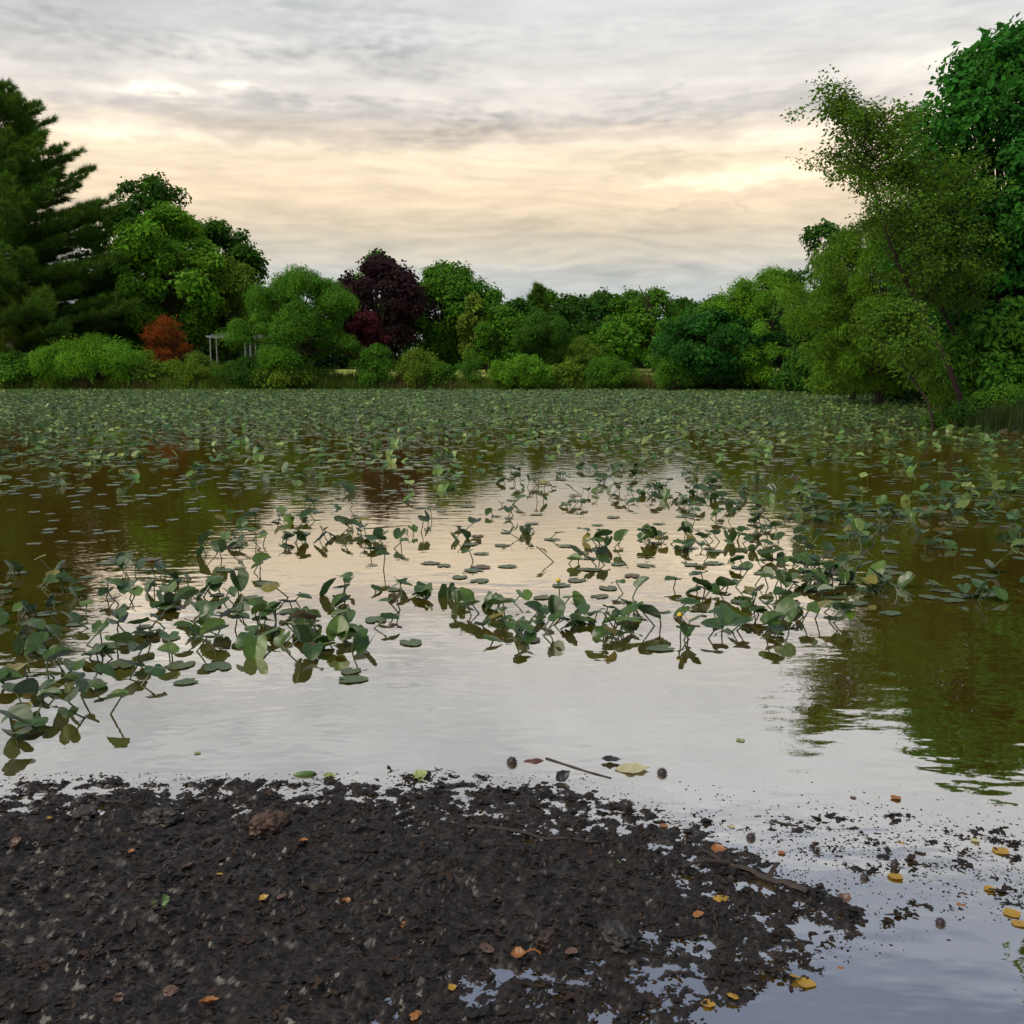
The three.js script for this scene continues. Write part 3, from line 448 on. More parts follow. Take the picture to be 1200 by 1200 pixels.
// ------------------------------------------------------------------ spatterdock: heart shaped leaves on stalks
const padMap = dataTexture(256, (u, v) => {                                    // veins fan out from the stalk (u = angle, v = radius)
  const a = Math.abs(u - 0.5) * 2, mid = Math.exp(-((a / (0.012 + 0.03 * (1 - v))) ** 2)), k = 26, ph = (a * k + v * 2.2) % 1, vein = Math.exp(-(((ph - 0.5) / 0.12) ** 2)) * 0.35, n = 0.10 * tile(u, v, 3, 4) + 0.07 * tile(u, v, 9, 5);
  const b = 0.80 + 0.10 * mid + 0.09 * vein + n, spot = tile(u, v, 4, 31) + 0.6 * tile(u, v, 11, 32); if (spot > 0.95 || (v > 0.9 && spot > 0.35)) return [b * 0.95, b * 0.72, b * 0.5]; return [b, b * 0.985, b * 0.95];
}, true);
function leafShape(seed, rings, segs, fold, curl) {
  const r = rng(seed), pos = [], uv = [], idx = [], w1 = r() * 6, w2 = r() * 6, side = 0.97 + 0.06 * r(), lobeOpen = 2.66 + 0.3 * r();
  for (let j = 0; j <= rings; j++) for (let i = 0; i <= segs; i++) {
    const s = i / segs * 2 - 1, th = s * lobeOpen, a = Math.abs(th), f = j / rings;
    // an ovate outline seen from the stalk, cleft behind: where the ray at angle th leaves the oval
    const sa = Math.sin(th), ca = Math.cos(th), A = (sa / 0.40) ** 2 + (ca / 0.54) ** 2, B = -2 * 0.15 * ca / 0.2916, C = 0.0225 / 0.2916 - 1, oval = (-B + Math.sqrt(B * B - 4 * A * C)) / (2 * A);
    const heart = oval + 0.05 * Math.exp(-((a / 0.22) ** 2)) - 0.13 * smooth(a, lobeOpen - 0.45, lobeOpen) + 0.012 * Math.sin(th * 5 + w2);
    const rr = heart * f, x = Math.sin(th) * rr * (s > 0 ? side : 1 / side), z = Math.cos(th) * rr, ax = Math.abs(x);
    const y = fold * ax + curl * (0.9 * z * Math.abs(z) * 0.6 + 0.5 * f * f * 0.12 * Math.sin(th * 4 + w1)) + 0.012 * Math.sin(x * 17 + w1) * Math.sin(z * 14 + w2);
    pos.push(x, y, z); uv.push(i / segs, f);
  }
  for (let j = 0; j < rings; j++) for (let i = 0; i < segs; i++) { const a = j * (segs + 1) + i, b = a + segs + 1; if (j) idx.push(a, b, a + 1); idx.push(a + 1, b, b + 1); }
  const g = new THREE.BufferGeometry(); g.setAttribute('position', new THREE.Float32BufferAttribute(pos, 3)); g.setAttribute('uv', new THREE.Float32BufferAttribute(uv, 2)); g.setIndex(idx); g.computeVertexNormals(); return g;
}
const RAISED = [[0.25, -0.4], [0.45, -0.2], [0.7, -0.3], [0.35, 0.25], [0.15, -0.7], [0.9, -0.1], [-0.15, -0.4]].map(([f, c], i) => leafShape(400 + i, 5, 26, f, c));
const FLAT = [0.02, 0.05, 0.0].map((f, i) => leafShape(420 + i, 4, 26, f * 0.4, 0.01));
const padMat = (name, c, rough = 0.4) => new THREE.MeshPhysicalMaterial({ name, color: new THREE.Color(...c), map: padMap, roughness: rough, ior: 1.45, transmission: 0.22, thickness: 0, side: THREE.DoubleSide });
const PADS = [padMat('pad_green', [0.058, 0.135, 0.014]), padMat('pad_deep_green', [0.034, 0.092, 0.011]), padMat('pad_bluish_green', [0.056, 0.125, 0.028], 0.34), padMat('pad_light_green', [0.11, 0.21, 0.025])], PADFLOAT = [padMat('pad_floating', [0.065, 0.13, 0.035], 0.42), padMat('pad_floating_olive', [0.085, 0.12, 0.030], 0.45)], PADYELLOW = padMat('pad_yellowing', [0.24, 0.22, 0.03]), PADOLD = padMat('pad_brown', [0.10, 0.06, 0.015], 0.5);
M.stalk = new THREE.MeshPhysicalMaterial({ name: 'stalk', color: new THREE.Color(0.035, 0.06, 0.016), roughness: 0.45 });
M.bud = new THREE.MeshPhysicalMaterial({ name: 'yellow_bud', color: new THREE.Color(0.55, 0.38, 0.02), roughness: 0.5 });

// where the plants stand: hand placed clumps (photograph pixels of the foot, leaves), then patches
const clumps = [[18, 852, 4], [52, 836, 4], [85, 818, 4], [112, 832, 3], [28, 806, 4], [62, 790, 4], [104, 792, 3], [136, 806, 2], [12, 764, 4], [44, 750, 4], [78, 762, 4], [118, 768, 4], [150, 772, 3], [22, 722, 3], [60, 716, 4], [96, 728, 4], [128, 738, 4], [160, 742, 4], [186, 752, 3], [204, 766, 2], [30, 690, 3], [110, 700, 4], [146, 706, 4], [176, 700, 4], [196, 718, 4], [222, 738, 4], [246, 752, 3], [262, 738, 3], [190, 680, 3], [226, 700, 3], [252, 712, 3], [276, 698, 3], [290, 716, 3], [300, 742, 4], [318, 758, 4], [338, 768, 4], [322, 734, 4], [350, 742, 4], [378, 752, 4], [404, 762, 4], [362, 722, 4], [392, 728, 4], [418, 740, 3], [430, 752, 2], [346, 698, 3], [404, 700, 3], [438, 690, 2], [468, 700, 3], [478, 716, 2], [446, 668, 1], [290, 674, 2], [12, 672, 3], [60, 668, 2], [230, 690, 2],
  [258, 628, 2], [284, 634, 3], [306, 640, 4], [330, 636, 3], [352, 640, 3], [300, 612, 3], [332, 606, 3], [364, 634, 2], [392, 634, 3], [414, 624, 3], [438, 630, 3], [458, 634, 3], [486, 622, 3], [264, 656, 1], [380, 612, 2], [506, 612, 2], [532, 632, 2],
  [586, 606, 2], [600, 604, 1], [624, 632, 3], [636, 624, 2], [676, 634, 2], [700, 636, 4], [712, 640, 4], [738, 632, 3], [758, 640, 3], [772, 636, 4], [796, 634, 4], [812, 612, 2], [826, 606, 2], [796, 646, 3], [858, 634, 4], [872, 646, 3], [886, 626, 4], [902, 620, 4], [916, 632, 4], [660, 658, 2], [684, 656, 1], [712, 662, 3], [830, 644, 2], [880, 660, 3], [904, 656, 2], [556, 658, 1],
  [520, 700, 3], [534, 706, 2], [552, 716, 3], [574, 722, 4], [586, 708, 2], [604, 728, 4], [622, 736, 4], [642, 726, 4], [656, 718, 3], [592, 744, 3], [634, 748, 3], [676, 726, 4], [694, 732, 4], [712, 744, 4], [730, 736, 4], [748, 700, 2], [744, 730, 4], [768, 724, 3], [784, 694, 2], [782, 730, 2], [800, 748, 1], [818, 750, 3], [836, 726, 3], [848, 738, 3], [864, 730, 3], [886, 706, 3], [900, 716, 4], [914, 732, 3], [932, 728, 4], [948, 722, 4], [966, 726, 4], [920, 742, 2], [890, 738, 2], [830, 692, 3], [852, 690, 2], [874, 688, 2], [690, 578, 3], [708, 584, 3], [672, 592, 2], [600, 568, 3], [616, 572, 3], [740, 590, 3], [726, 574, 3], [780, 576, 3], [756, 560, 3], [800, 586, 3], [640, 566, 2], [840, 586, 4], [862, 592, 4], [884, 588, 4], [820, 572, 3], [906, 600, 4], [928, 608, 4], [840, 612, 3], [946, 640, 4], [960, 660, 4], [934, 664, 3], [952, 688, 4], [976, 700, 3], [984, 680, 4], [930, 690, 4], [910, 690, 3]];
const plants = [], rp = rng(500);
for (const [px, py, n] of clumps) { const [x, z] = onWater(px, py); plants.push({ x, z, n, hand: true }); }
const patches = [[930, 1300, 594, 704, 5.5], [850, 1000, 575, 640, 2.2], [560, 960, 548, 596, 1.5], [250, 540, 585, 640, 0.5], [-200, 10, 660, 850, 4.0], [0, 200, 655, 700, 1.2], [240, 520, 600, 650, 0.6]];
for (const [x0, x1, y0, y1, dens] of patches) {
  const a = onWater(x0, y0), b = onWater(x1, y0), c = onWater(x0, y1), d = onWater(x1, y1), area = Math.abs(b[0] - a[0] + d[0] - c[0]) / 2 * (c[1] - a[1]);
  for (let i = 0; i < area * dens; i++) { const z = lerp(a[1], c[1], rp()), t = (z - a[1]) / (c[1] - a[1]), x = lerp(lerp(a[0], c[0], t), lerp(b[0], d[0], t), rp()); if (noise2(x * 0.7 + 5, z * 0.45) < -0.35) continue; plants.push({ x, z, n: 2 + Math.floor(rp() * 3) }); }
}
const toEye = (p) => Math.hypot(p.x, p.z);
plants.sort((a, b) => (b.hand ? 1 : 0) - (a.hand ? 1 : 0) || toEye(a) - toEye(b));
const nearPlants = plants.slice(0, 296), restPlants = plants.slice(296);
const eul = new THREE.Euler(), words3 = { 1: 'single raised leaf', 2: 'pair of raised leaves', 3: 'three raised leaves', 4: 'dense tuft of raised leaves' };
function leafPose(r, lowly) {                                              // quaternion of a raised leaf: turned anyhow, tilted tip up or tip down
  const steep = r() < 0.22 ? 0.5 + 0.6 * r() : 0.03 + 0.42 * r(); eul.set(r() < 0.5 ? -steep : steep, r() * 6.283, (r() - 0.5) * 0.6, 'YXZ'); if (lowly) eul.x *= 0.7; return new THREE.Quaternion().setFromEuler(eul);
}
const pickPad = (r) => { const k = r(); return k < 0.36 ? PADS[0] : k < 0.66 ? PADS[1] : k < 0.84 ? PADS[2] : k < 0.96 ? PADS[3] : k < 0.985 ? PADYELLOW : PADOLD; };
nearPlants.forEach((p, i) => {
  const r = rng(900 + i), n = Math.min(4, Math.max(1, p.n)), [px] = toPhoto(p.x, 0, p.z), shade = px > 930 ? 'in dark reflections off the wooded bank' : Math.hypot(p.x, p.z) < 8.6 ? 'in open water facing the mud shore' : 'in open water before the dense lily field';
  const t = thing('spatterdock_plant', `spatterdock with ${words3[n]} ${shade}`, 'water plant', [p.x, 0, p.z], `spatterdock plants ${shade}, ${words3[n]}`);
  const leaves = n === 4 ? 3 + Math.floor(r() * 2) : n;
  for (let k = 0; k < leaves; k++) {
    const a = r() * 6.283, out = n === 1 ? 0.05 : 0.07 + 0.19 * r(), h = k === 0 ? 0.05 + 0.09 * r() : 0.016 + 0.075 * r(), foot = V((r() - 0.5) * 0.1, -0.12, (r() - 0.5) * 0.1), head = V(Math.cos(a) * out, h, Math.sin(a) * out), bow = V((r() - 0.5) * 0.06, 0, (r() - 0.5) * 0.06), pts = [], rad = [];
    for (let s = 0; s <= 5; s++) { const f = s / 5, q = foot.clone().lerp(head, f).addScaledVector(bow, Math.sin(f * Math.PI)); pts.push(q); rad.push(lerp(0.0065, 0.0045, f)); }
    part('stalk', tube(pts, rad, 5), M.stalk, t);
    const leaf = part('leaf', RAISED[Math.floor(r() * RAISED.length)], pickPad(r), t), size = 0.150 * (0.7 + 0.55 * r()); leaf.position.copy(head); leaf.quaternion.copy(leafPose(r)); leaf.scale.setScalar(size);
  }
});
// yellow flower buds on stalks
for (const [px, py] of [[654, 688], [796, 732]]) {
  const [x, z] = onWater(px, py + 14), t = thing('spatterdock_bud', 'yellow spatterdock bud on an upright stalk over the water', 'flower', [x, 0, z], 'yellow spatterdock buds');
  part('stalk', tube([V(0, -0.1, 0), V(0.01, 0.05, 0), V(0, 0.135, 0.01)], [0.006, 0.005, 0.005], 6), M.stalk, t);
  part('bud', new THREE.SphereGeometry(0.019, 14, 10).scale(1, 0.85, 1).translate(0, 0.148, 0.01), M.bud, t); part('sepal', new THREE.SphereGeometry(0.0205, 12, 6, 0, 6.283, 1.9, 1.24).translate(0, 0.148, 0.01), M.stalk, t);
}
// floating pads: the nearest as things of their own
const pads = [], handPads = [[255, 784], [270, 640], [330, 604], [120, 660], [180, 655], [60, 620], [40, 600], [120, 594], [200, 610], [372, 600], [420, 606], [520, 664], [560, 628], [620, 614], [600, 586], [545, 594], [780, 760], [700, 700], [450, 722], [640, 700], [480, 752], [620, 752], [800, 704], [870, 704], [840, 660], [690, 668], [900, 672], [760, 664], [560, 664], [500, 660], [600, 664], [140, 782], [300, 700], [215, 778], [1040, 720], [1150, 698], [1110, 704], [1060, 612], [1010, 590], [1120, 590], [1080, 570], [1180, 580], [990, 616], [720, 606], [660, 640], [590, 640], [740, 676], [815, 662], [560, 682], [540, 676], [1130, 700], [1000, 708]];
for (const [px, py] of handPads) { const [x, z] = onWater(px, py); pads.push({ x, z, s: 0.15 + 0.05 * rp() }); }
for (const [x0, x1, y0, y1, n] of [[-60, 540, 556, 600, 70], [-60, 250, 580, 640, 16], [540, 960, 560, 700, 34], [940, 1260, 548, 600, 50], [940, 1260, 600, 706, 50], [0, 480, 660, 800, 22]]) for (let i = 0; i < n; i++) { const [x, z] = onWater(lerp(x0, x1, rp()), lerp(y0, y1, rp())); pads.push({ x, z, s: 0.11 + 0.08 * rp() }); }
const padPlace = (p) => (toPhoto(p.x, 0, p.z)[0] > 930 ? 'in dark reflections off the wooded bank' : toEye(p) < 8.6 ? 'in open water facing the mud shore' : toPhoto(p.x, 0, p.z)[0] < 260 ? 'in dark water below the tall pine' : 'in open water before the dense lily field');
pads.slice(0, 298).forEach((p, i) => {
  const m = single('floating_lily_pad', `flat floating lily pad ${padPlace(p)}`, 'lily pad', FLAT[i % 3], rp() < 0.96 ? PADFLOAT[i % 2] : PADOLD, [p.x, 0.006, p.z], `floating lily pads ${padPlace(p)}`);
  m.rotation.y = rp() * 6.283; m.scale.setScalar(p.s);
});
// the dense field: past counting
{
  const far = leafShape(440, 2, 12, 0.35, -0.3), farFlat = leafShape(441, 1, 12, 0.0, 0.0), tri = tube([V(0.02, -1.4, -0.05), V(0, 0, 0)], [0.026, 0.02], 3, false);
  const withStalk = mergeGeometries([far, tri]), r = rng(520), raised = [], flat = [];
  for (const p of restPlants) for (let k = 0; k < p.n; k++) raised.push([p.x + (r() - 0.5) * 0.4, 0.05 + 0.2 * r(), p.z + (r() - 0.5) * 0.4]);
  for (let i = 0; i < 260000; i++) {
    const z = -10.5 - 89.5 * r(), half = -z * 0.62 + 4, x = (r() * 2 - 1) * half; if (r() > half / 58) continue;
    const d = -z; if (x > rightShore(z) - 0.6 || bankHeight(x, z) > -0.08) continue;
    const [px, py] = toPhoto(x, 0, z), big = noise2(x * 0.10 + 3, z * 0.07), patch = noise2(x * 0.35, z * 0.22), mix = fbm2(x * 0.8, z * 0.5, 2);
    const edge = px < 540 ? 17.5 + 3 * big : px < 900 ? 17.5 + 2.5 * big : 14.5 + 2.5 * big;                       // where the field thins out into open water
    const full = smooth(d, edge - 4, edge + 14), open = px < 270 ? 14.5 : px < 540 ? 14 : px < 930 ? 16.5 : 11.5, thin = smooth(d, open - 1.5 + 1.5 * big, open + 3) * (px < 540 || px > 900 ? 0.62 : 0.35);
    const want = Math.max(full * (0.48 + 0.5 * patch + 0.2 * mix), thin * (0.5 + 0.9 * patch)); if (r() > want) continue;
    const floatShare = lerp(0.66, 0.25, smooth(d, 20, 46)) + 0.3 * mix; (r() < floatShare ? flat : raised).push([x, 0.02 + (0.03 + 0.2 * r()) * lerp(0.6, 1.1, smooth(d, 25, 60)) * (0.75 + 0.55 * mix + 0.3 * patch), z]);
  }
  const q = new THREE.Quaternion(), tones = [[0.062, 0.135, 0.014], [0.032, 0.085, 0.010], [0.085, 0.140, 0.024], [0.15, 0.22, 0.05]];
  const mat1 = padMat('pad_field', [1, 1, 1], 0.4); mat1.map = null; mat1.specularIntensity = 0.85;
  const mat2 = padMat('pad_field_floating', [1, 1, 1], 0.3); mat2.map = null; mat2.specularIntensity = 0.7;
  scatter('spatterdock_field', withStalk, mat1, raised.length, (i, mat, col) => { const [x, y, z] = raised[i], s = 0.2 * (0.7 + 0.55 * r()); q.copy(leafPose(r, -z > 30)); mat.compose(V(x, y, z), q, V(s, s, s)); col.setRGB(...tintOf(r, tones[Math.floor(r() * 4)], 0.7)); }, scene, { label: 'dense field of raised spatterdock leaves covering the far pond', category: 'water plants' });
  scatter('floating_pad_field', farFlat, mat2, flat.length, (i, mat, col) => { const [x, , z] = flat[i], s = 0.2 * (0.7 + 0.5 * r()); eul.set((r() - 0.5) * 0.06, r() * 6.283, (r() - 0.5) * 0.06); q.setFromEuler(eul); mat.compose(V(x, 0.008, z), q, V(s, s, s)); col.setRGB(...tintOf(r, [0.075, 0.125, 0.04], 0.7)); }, scene, { label: 'flat floating pads filling the gaps of the far lily field', category: 'water plants' });
  console.log('field', raised.length, flat.length, 'plants', plants.length, 'pads', pads.length);
}

// ------------------------------------------------------------------ litter on the mud
const surface = (x, z) => Math.max(0, mudHeight(x, z));
function flake(seed, n = 7, jag = 0.4, cup = 0.35) {                         // a curled scrap of leaf, unit length
  const r = rng(seed), pos = [0, 0, 0], idx = []; for (let i = 0; i < n; i++) { const a = i / n * 6.283, q = 0.5 * (1 - jag * r()); const x = Math.cos(a) * q, z = Math.sin(a) * q * 0.6; pos.push(x, cup * (x * x * 1.2 + z * z * 2) + (r() - 0.5) * 0.16, z); idx.push(0, 1 + (i + 1) % n, 1 + i); }
  const g = new THREE.BufferGeometry(); g.setAttribute('position', new THREE.Float32BufferAttribute(pos, 3)); g.setIndex(idx); const f = g.toNonIndexed(); f.computeVertexNormals(); return f;
}
M.litter = new THREE.MeshPhysicalMaterial({ name: 'wet_litter', color: 0xffffff, roughness: 0.65, specularIntensity: 0.45, side: THREE.DoubleSide });
{
  const r = rng(600), q = new THREE.Quaternion(), spots = [];
  while (spots.length < 15000) { const x = -2.9 + 5.6 * r(), z = -4.5 + 2.4 * r(), h = mudHeight(x, z); if (h < -0.004) continue; spots.push([x, z, h]); }
  const tones = [[0.012, 0.009, 0.008], [0.020, 0.012, 0.009], [0.008, 0.007, 0.007], [0.024, 0.014, 0.009], [0.013, 0.011, 0.010]];
  scatter('leaf_litter', mergeGeometries([flake(1), flake(2).rotateY(1.9).translate(0.5, 0.12, 0.35), flake(3).scale(0.7, 0.7, 0.7).rotateY(0.7).translate(-0.45, 0.08, 0.3)]), M.litter, spots.length, (i, mat, col) => {
    const [x, z, h] = spots[i], s = 0.006 + 0.022 * r() ** 3 + 0.035 * r() ** 9; eul.set((r() - 0.5) * 0.6, r() * 6.283, (r() - 0.5) * 0.6); q.setFromEuler(eul); mat.compose(V(x, h + s * 0.06, z), q, V(s, s * 0.55, s)); col.setRGB(...tintOf(r, tones[Math.floor(r() * 5)], 0.6));
  }, scene, { label: 'rotting dark leaf scraps strewn over the wet mud', category: 'leaf litter' });
  const fl = [];                                                              // specks that float off the shore, thickest beside the mud on the right
  while (fl.length < 2600) { const px = 560 + 760 * Math.pow(r(), 0.8), py = 915 + 210 * r(), [x, z] = onWater(px, py), d = insideShore(x, z); if (d > 0.02 || mudHeight(x, z) > -0.001) continue; const band = Math.exp(-(((py - (985 + (px - 950) * 0.12)) / 42) ** 2)); if (r() > band * (0.35 + 0.65 * smooth(px, 780, 960)) * (0.55 + 0.6 * noise2(x * 5, z * 7)) + Math.exp(d * 18) * 0.5) continue; fl.push([x, z]); }
  for (let i = 0; i < 500; i++) { const [x, z] = onWater(-100 + 800 * r(), 905 + 14 * r()); if (mudHeight(x, z) < 0) fl.push([x, z]); }
  scatter('floating_debris', flake(4), M.litter, fl.length, (i, mat, col) => { const [x, z] = fl[i], s = 0.005 + 0.014 * r() ** 3; eul.set((r() - 0.5) * 0.08, r() * 6.283, (r() - 0.5) * 0.08); q.setFromEuler(eul); mat.compose(V(x, 0.0006, z), q, V(s, s * 0.2, s)); col.setRGB(...tintOf(r, tones[Math.floor(r() * 3)], 0.5)); }, scene, { label: 'dark specks of plant debris floating beside the mud', category: 'debris' });
  const twigs = []; while (twigs.length < 900) { const x = -2.8 + 5.2 * r(), z = -4.4 + 2.2 * r(), h = mudHeight(x, z); if (h > -0.003) twigs.push([x, z, h]); }
  scatter('twig_litter', tube([V(-0.5, 0, 0), V(-0.1, 0.05, 0.04), V(0.2, 0.02, -0.03), V(0.5, 0.06, 0.02)], [0.03, 0.035, 0.03, 0.015], 4), M.litter, twigs.length, (i, mat, col) => { const [x, z, h] = twigs[i], s = 0.02 + 0.055 * r() * r(); eul.set(0, r() * 6.283, (r() - 0.5) * 0.5); q.setFromEuler(eul); mat.compose(V(x, h + 0.003, z), q, V(s, s, s)); col.setRGB(...tintOf(r, [0.03, 0.017, 0.013], 0.6)); }, scene, { label: 'small broken twigs scattered on the wet mud', category: 'twigs' });
}
// fallen leaves one can pick out
function leafBlade(seed, pointed, curl) {
  const r = rng(seed), pos = [], idx = [], n = 9, w = 0.30 + 0.1 * r();
  for (let i = 0; i <= n; i++) { const f = i / n, half = w * Math.sin(Math.PI * Math.pow(f, pointed ? 0.75 : 0.9)) * (1 + 0.12 * Math.sin(i * 2.1 + seed)); for (let k = -2; k <= 2; k++) { const s = k / 2; pos.push(f - 0.5, curl * (0.35 * (f - 0.5) ** 2 * 2 + s * s * half * 0.7) + 0.02 * Math.sin(i * 1.7 + k + seed), s * half); } }
  for (let i = 0; i < n; i++) for (let k = 0; k < 4; k++) { const a = i * 5 + k, b = a + 5; idx.push(a, a + 1, b, b, a + 1, b + 1); }
  const g = new THREE.BufferGeometry(); g.setAttribute('position', new THREE.Float32BufferAttribute(pos, 3)); g.setIndex(idx); g.computeVertexNormals(); return g;
}
const LEAFS = [leafBlade(1, true, 0.5), leafBlade(2, false, 0.9), leafBlade(3, true, -0.5), leafBlade(4, false, 0.4)];
const leafMat = (name, c) => new THREE.MeshPhysicalMaterial({ name, color: new THREE.Color(...c), roughness: 0.45, transmission: 0.2, thickness: 0, side: THREE.DoubleSide });
const FALL = { yellow: leafMat('yellow_leaf', [0.34, 0.20, 0.02]), orange: leafMat('orange_leaf', [0.25, 0.095, 0.02]), pink: leafMat('pinkish_leaf', [0.10, 0.05, 0.034]), pale: leafMat('pale_green_leaf', [0.20, 0.24, 0.07]), brown: leafMat('brown_leaf', [0.09, 0.035, 0.02]), black: leafMat('blackened_leaf', [0.018, 0.016, 0.016]), cream: leafMat('cream_leaf', [0.40, 0.37, 0.20]), green: leafMat('green_pod', [0.06, 0.13, 0.02]) };
const fallen = [['yellow', 258, 1040, 9], ['yellow', 310, 1070, 12], ['yellow', 845, 1055, 20], ['orange', 818, 1082, 15], ['yellow', 985, 1080, 9], ['orange', 1050, 936, 14], ['yellow', 1055, 987, 14], ['yellow', 1173, 998, 20], ['yellow', 1050, 1028, 20], ['yellow', 1160, 1043, 14], ['pink', 1130, 1047, 12], ['yellow', 1186, 1071, 20], ['yellow', 1194, 1083, 16], ['yellow', 830, 1178, 17], ['yellow', 860, 1171, 17], ['yellow', 945, 1153, 22], ['yellow', 932, 1148, 14], ['orange', 608, 1127, 18], ['orange', 626, 1117, 20], ['pink', 570, 1121, 20], ['pink', 670, 1121, 18], ['orange', 246, 1194, 22], ['orange', 486, 1194, 18], ['pink', 220, 1028, 14], ['orange', 155, 1010, 8], ['orange', 356, 997, 12], ['pale', 726, 1013, 22], ['orange', 778, 968, 12], ['orange', 842, 998, 18], ['pink', 990, 1058, 18], ['pink', 330, 1066, 14], ['orange', 474, 1094, 11], ['yellow', 530, 1162, 11], ['orange', 916, 1000, 10], ['pink', 888, 957, 13], ['pale', 868, 868, 12], ['pale', 232, 883, 9], ['pale', 386, 910, 16], ['orange', 1126, 1060, 16], ['pink', 1000, 935, 8], ['orange', 245, 1117, 9], ['orange', 406, 1067, 12], ['pink', 202, 1178, 18], ['pale', 492, 912, 22], ['cream', 858, 969, 9], ['cream', 1143, 986, 11], ['orange', 985, 1134, 8], ['pink', 140, 1190, 12], ['yellow', 60, 965, 10], ['pink', 20, 998, 14]];
const colourWord = { yellow: 'yellow', orange: 'orange brown', pink: 'pinkish brown', pale: 'pale green', cream: 'cream coloured' };
fallen.forEach(([kind, px, py, w], i) => {
  const [x, z] = onWater(px, py), h = mudHeight(x, z), wet = h < 0, scale = w / (FOCAL / Math.hypot(x, z, EYE)) * 0.95, where = wet ? 'floating on the water' : 'lying on the dark mud';
  const m = single('fallen_leaf', `small ${colourWord[kind]} fallen leaf ${where}`, 'fallen leaf', LEAFS[i % 4], FALL[kind], [x, wet ? 0.001 : h + 0.006, z], `${colourWord[kind]} leaves ${where}`);
  const r = rng(700 + i); m.rotation.set((r() - 0.5) * (wet ? 0.1 : 0.7), (r() - 0.5) * 1.6, (r() - 0.5) * (wet ? 0.1 : 0.7)); m.scale.set(scale, scale * (wet ? 0.55 : 1), scale * 1.2);
});
function lie(name, label, kind, geo, px, py, w, turn, lift = 0.004, tilt = 0) { const [x, z] = onWater(px, py), s = w / (FOCAL / Math.hypot(x, z, EYE)), m = single(name, label, 'fallen leaf', geo, FALL[kind], [x, surface(x, z) + lift, z]); m.rotation.set(tilt, turn, 0.05); m.scale.setScalar(s); return m; }
lie('floating_leaf', 'brown domed leaf floating beside the thin straight stick', 'brown', leafBlade(11, false, -0.9), 625, 892, 34, 0.1, 0.011);
lie('floating_leaf', 'blackened leaf floating beside the cream coloured leaf', 'black', leafBlade(12, true, 0.6), 717, 893, 24, -0.15, 0.005);
lie('floating_leaf', 'large cream coloured leaf floating flat between black leaf and spiky ball', 'cream', leafBlade(13, false, 0.12), 741, 902, 40, 0.05, 0.004).scale.z *= 1.05;
lie('floating_leaf', 'dark pointed leaf tip standing up from shallow water', 'black', leafBlade(14, true, 0.7), 660, 914, 20, 0.6, 0.016, 0.8);
lie('green_pod', 'green pod lying in the shallows at the mud edge', 'green', new THREE.SphereGeometry(0.5, 14, 8).scale(1, 0.28, 0.3), 357, 908, 25, 0.15, 0.003);
// spiky seed balls
const ball = (() => { const gs = [new THREE.IcosahedronGeometry(0.7, 2)], d = V(0, 0, 0); for (let i = 0; i < 46; i++) { const y = 1 - 2 * (i + 0.5) / 46, a = i * 2.39996, q = Math.sqrt(1 - y * y); d.set(q * Math.cos(a), y, q * Math.sin(a)); const c = new THREE.ConeGeometry(0.1, 0.42, 5).toNonIndexed(); c.translate(0, 0.8, 0).applyQuaternion(new THREE.Quaternion().setFromUnitVectors(UP, d)); gs.push(c); } return mergeGeometries(gs.map((g) => { const k = g.index ? g.toNonIndexed() : g; k.deleteAttribute('uv'); return k; })); })();
M.husk = new THREE.MeshPhysicalMaterial({ name: 'wet_husk', color: new THREE.Color(0.022, 0.013, 0.014), roughness: 0.55 });
for (const [px, py, w] of [[600, 889, 17], [776, 902, 16], [94, 940, 18], [346, 951, 14], [640, 1028, 16], [770, 1013, 13], [442, 1040, 15], [735, 945, 18], [52, 1056, 15], [122, 1088, 18], [405, 1046, 14], [265, 935, 12], [880, 978, 14], [1013, 1026, 12], [1048, 1014, 12], [700, 968, 10], [666, 935, 12], [1102, 1078, 14]]) {
  const [x, z] = onWater(px, py + w * 0.3), h = mudHeight(x, z), s = w / (FOCAL / Math.hypot(x, z, EYE)) / 2.2, wet = h < 0, label = px === 600 ? 'spiky dark seed ball floating beside the brown domed leaf' : px === 776 ? 'spiky dark seed ball floating beside the cream coloured leaf' : wet ? 'spiky dark seed ball in the shallow water off the mud' : 'spiky dark seed ball lying on the wet mud';
  const m = single('seed_ball', label, 'seed ball', ball, M.husk, [x, (wet ? s * 0.15 : h + s * 0.55), z], px === 600 || px === 776 ? undefined : wet ? 'seed balls in the shallows' : 'seed balls on the mud'); m.scale.setScalar(s); m.rotation.set(px, py, 0);
}
// sticks
function stick(label, pxs, radii, lift, twigs = []) {
  const pts = pxs.map(([px, py]) => { const [x, z] = onWater(px, py); return V(x, 0, z); }), base = pts[0].clone(), many = new THREE.CatmullRomCurve3(pts).getPoints(14), r = rng(Math.round(pxs[0][0]));
  many.forEach((p, i) => { p.y = surface(p.x, p.z) * 0.6 + lift + (lift > 0.008 ? 0.003 : 0.0006) * Math.sin(i * 1.3); p.sub(base); });
  const t = thing('stick', label, 'stick', [base.x, 0, base.z]);
  part('stem', tube(many, many.map((_, i) => lerp(radii[0], radii[1], i / 14) * (0.9 + 0.2 * r())), 7), M.twig, t);
  for (const [i, dx, dy, dz] of twigs) { const a = many[i], b = a.clone().add(V(dx, dy, dz)); part('side_twig', limb(a, b, radii[1] * 0.9, radii[1] * 0.4, 0.1, r, 4, 5), M.twig, t); }
}
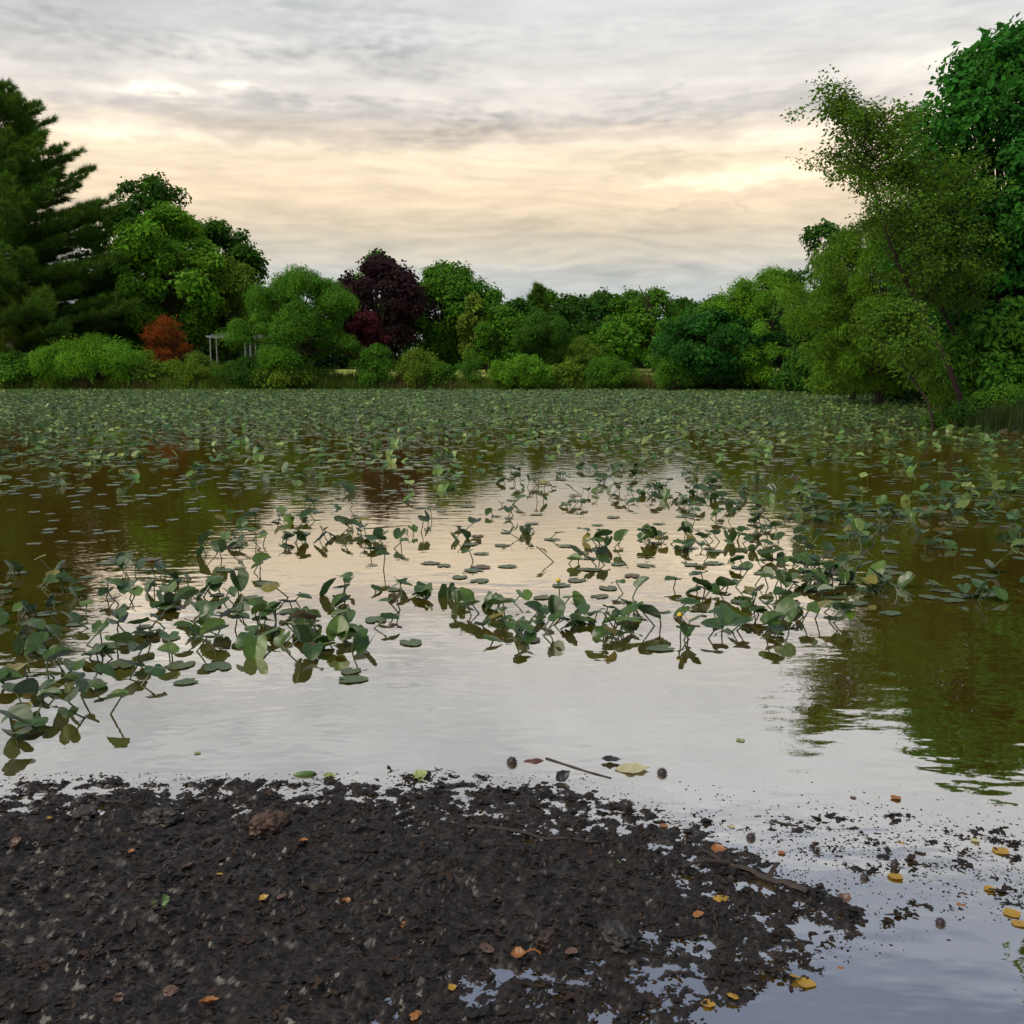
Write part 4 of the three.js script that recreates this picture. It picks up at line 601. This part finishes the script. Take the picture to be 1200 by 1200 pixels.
stick('thick dark stick lying across the right edge of the mud', [[822, 1002], [850, 1016], [880, 1026], [915, 1040], [946, 1050]], [0.006, 0.0125], 0.014, [[4, -0.17, 0.004, 0.03], [9, 0.05, 0.03, -0.05]]);
stick('thin straight stick floating beside the brown domed leaf', [[640, 889], [665, 897], [690, 905], [716, 912]], [0.005, 0.004], 0.001);
stick('slender dark twig curving along the left edge of the mud', [[100, 936], [125, 944], [150, 946], [172, 945]], [0.006, 0.005], 0.016, [[13, 0.03, 0.075, 0.0], [11, -0.02, 0.04, 0.02]]);
stick('dark root lying half sunk across the middle of the mud', [[548, 975], [580, 978], [620, 982], [660, 990], [700, 992]], [0.008, 0.005], 0.012, [[7, 0.1, 0.01, -0.05]]);
stick('short dark twig poking out of the shallows', [[905, 962], [920, 966], [936, 968]], [0.004, 0.003], 0.001);
stick('fine pale edged twig at the mud tip beside yellow leaves', [[834, 1075], [838, 1084], [841, 1094]], [0.004, 0.003], 0.012);
stick('dark twig lying near the lower edge of the mud', [[900, 1122], [912, 1128], [922, 1131]], [0.005, 0.004], 0.010);
// clods
function clod(label, px, py, w, flat, color, seed) {
  const g = new THREE.IcosahedronGeometry(0.5, 5), p = g.attributes.position, v = V(0, 0, 0);
  for (let i = 0; i < p.count; i++) { v.fromBufferAttribute(p, i); const n = 1 + 0.55 * fbm3(v.x * 2.6 + seed, v.y * 2.6, v.z * 2.6, 4); p.setXYZ(i, v.x * n, v.y * n * flat, v.z * n * 0.7); }
  g.computeVertexNormals(); const [x, z] = onWater(px, py), s = w / (FOCAL / Math.hypot(x, z, EYE)), m = single('mud_clod', label, 'clod', g, new THREE.MeshPhysicalMaterial({ name: 'clod', color: new THREE.Color(...color), roughness: 0.6 }), [x, surface(x, z) + s * flat * 0.22, z]); m.scale.setScalar(s); m.rotation.y = seed;
}
clod('reddish brown clod of earth sitting proud of the mud', 315, 976, 44, 0.55, [0.05, 0.024, 0.013], 1);
clod('large black lump of rotten leaf on the mud', 724, 1108, 46, 0.5, [0.012, 0.010, 0.010], 2);
clod('black lump on the mud beside the curved twig', 190, 965, 40, 0.5, [0.016, 0.013, 0.011], 3);
clod('dark brown lump beside the orange leaf pair', 640, 1110, 26, 0.6, [0.03, 0.016, 0.010], 4);
clod('small dark lump beside the reddish clod', 100, 958, 34, 0.45, [0.02, 0.014, 0.012], 5);
// a seedling
{
  const [x, z] = onWater(186, 1076), y = surface(x, z), t = thing('seedling', 'small green seedling with reddish stem sprouting from the mud', 'plant', [x, y, z]);
  part('stem', tube([V(-0.05, 0.004, 0.0), V(-0.02, 0.012, 0.01), V(0.02, 0.012, 0.012), V(0.035, 0.03, 0.0)], [0.004, 0.004, 0.003, 0.002], 6), new THREE.MeshStandardMaterial({ name: 'red_stem', color: new THREE.Color(0.12, 0.04, 0.025), roughness: 0.6 }), t);
  for (const [dx, dy, dz, rot] of [[0.03, 0.03, 0.01, 0.4], [0.02, 0.035, -0.01, 2.2], [-0.01, 0.02, 0, 1.2]]) { const l = part('leaf', LEAFS[0], FALL.green, t); l.position.set(dx, dy, dz); l.rotation.set(0.5, rot, 0.5); l.scale.setScalar(0.03); }
}

renderer.render(scene, camera);
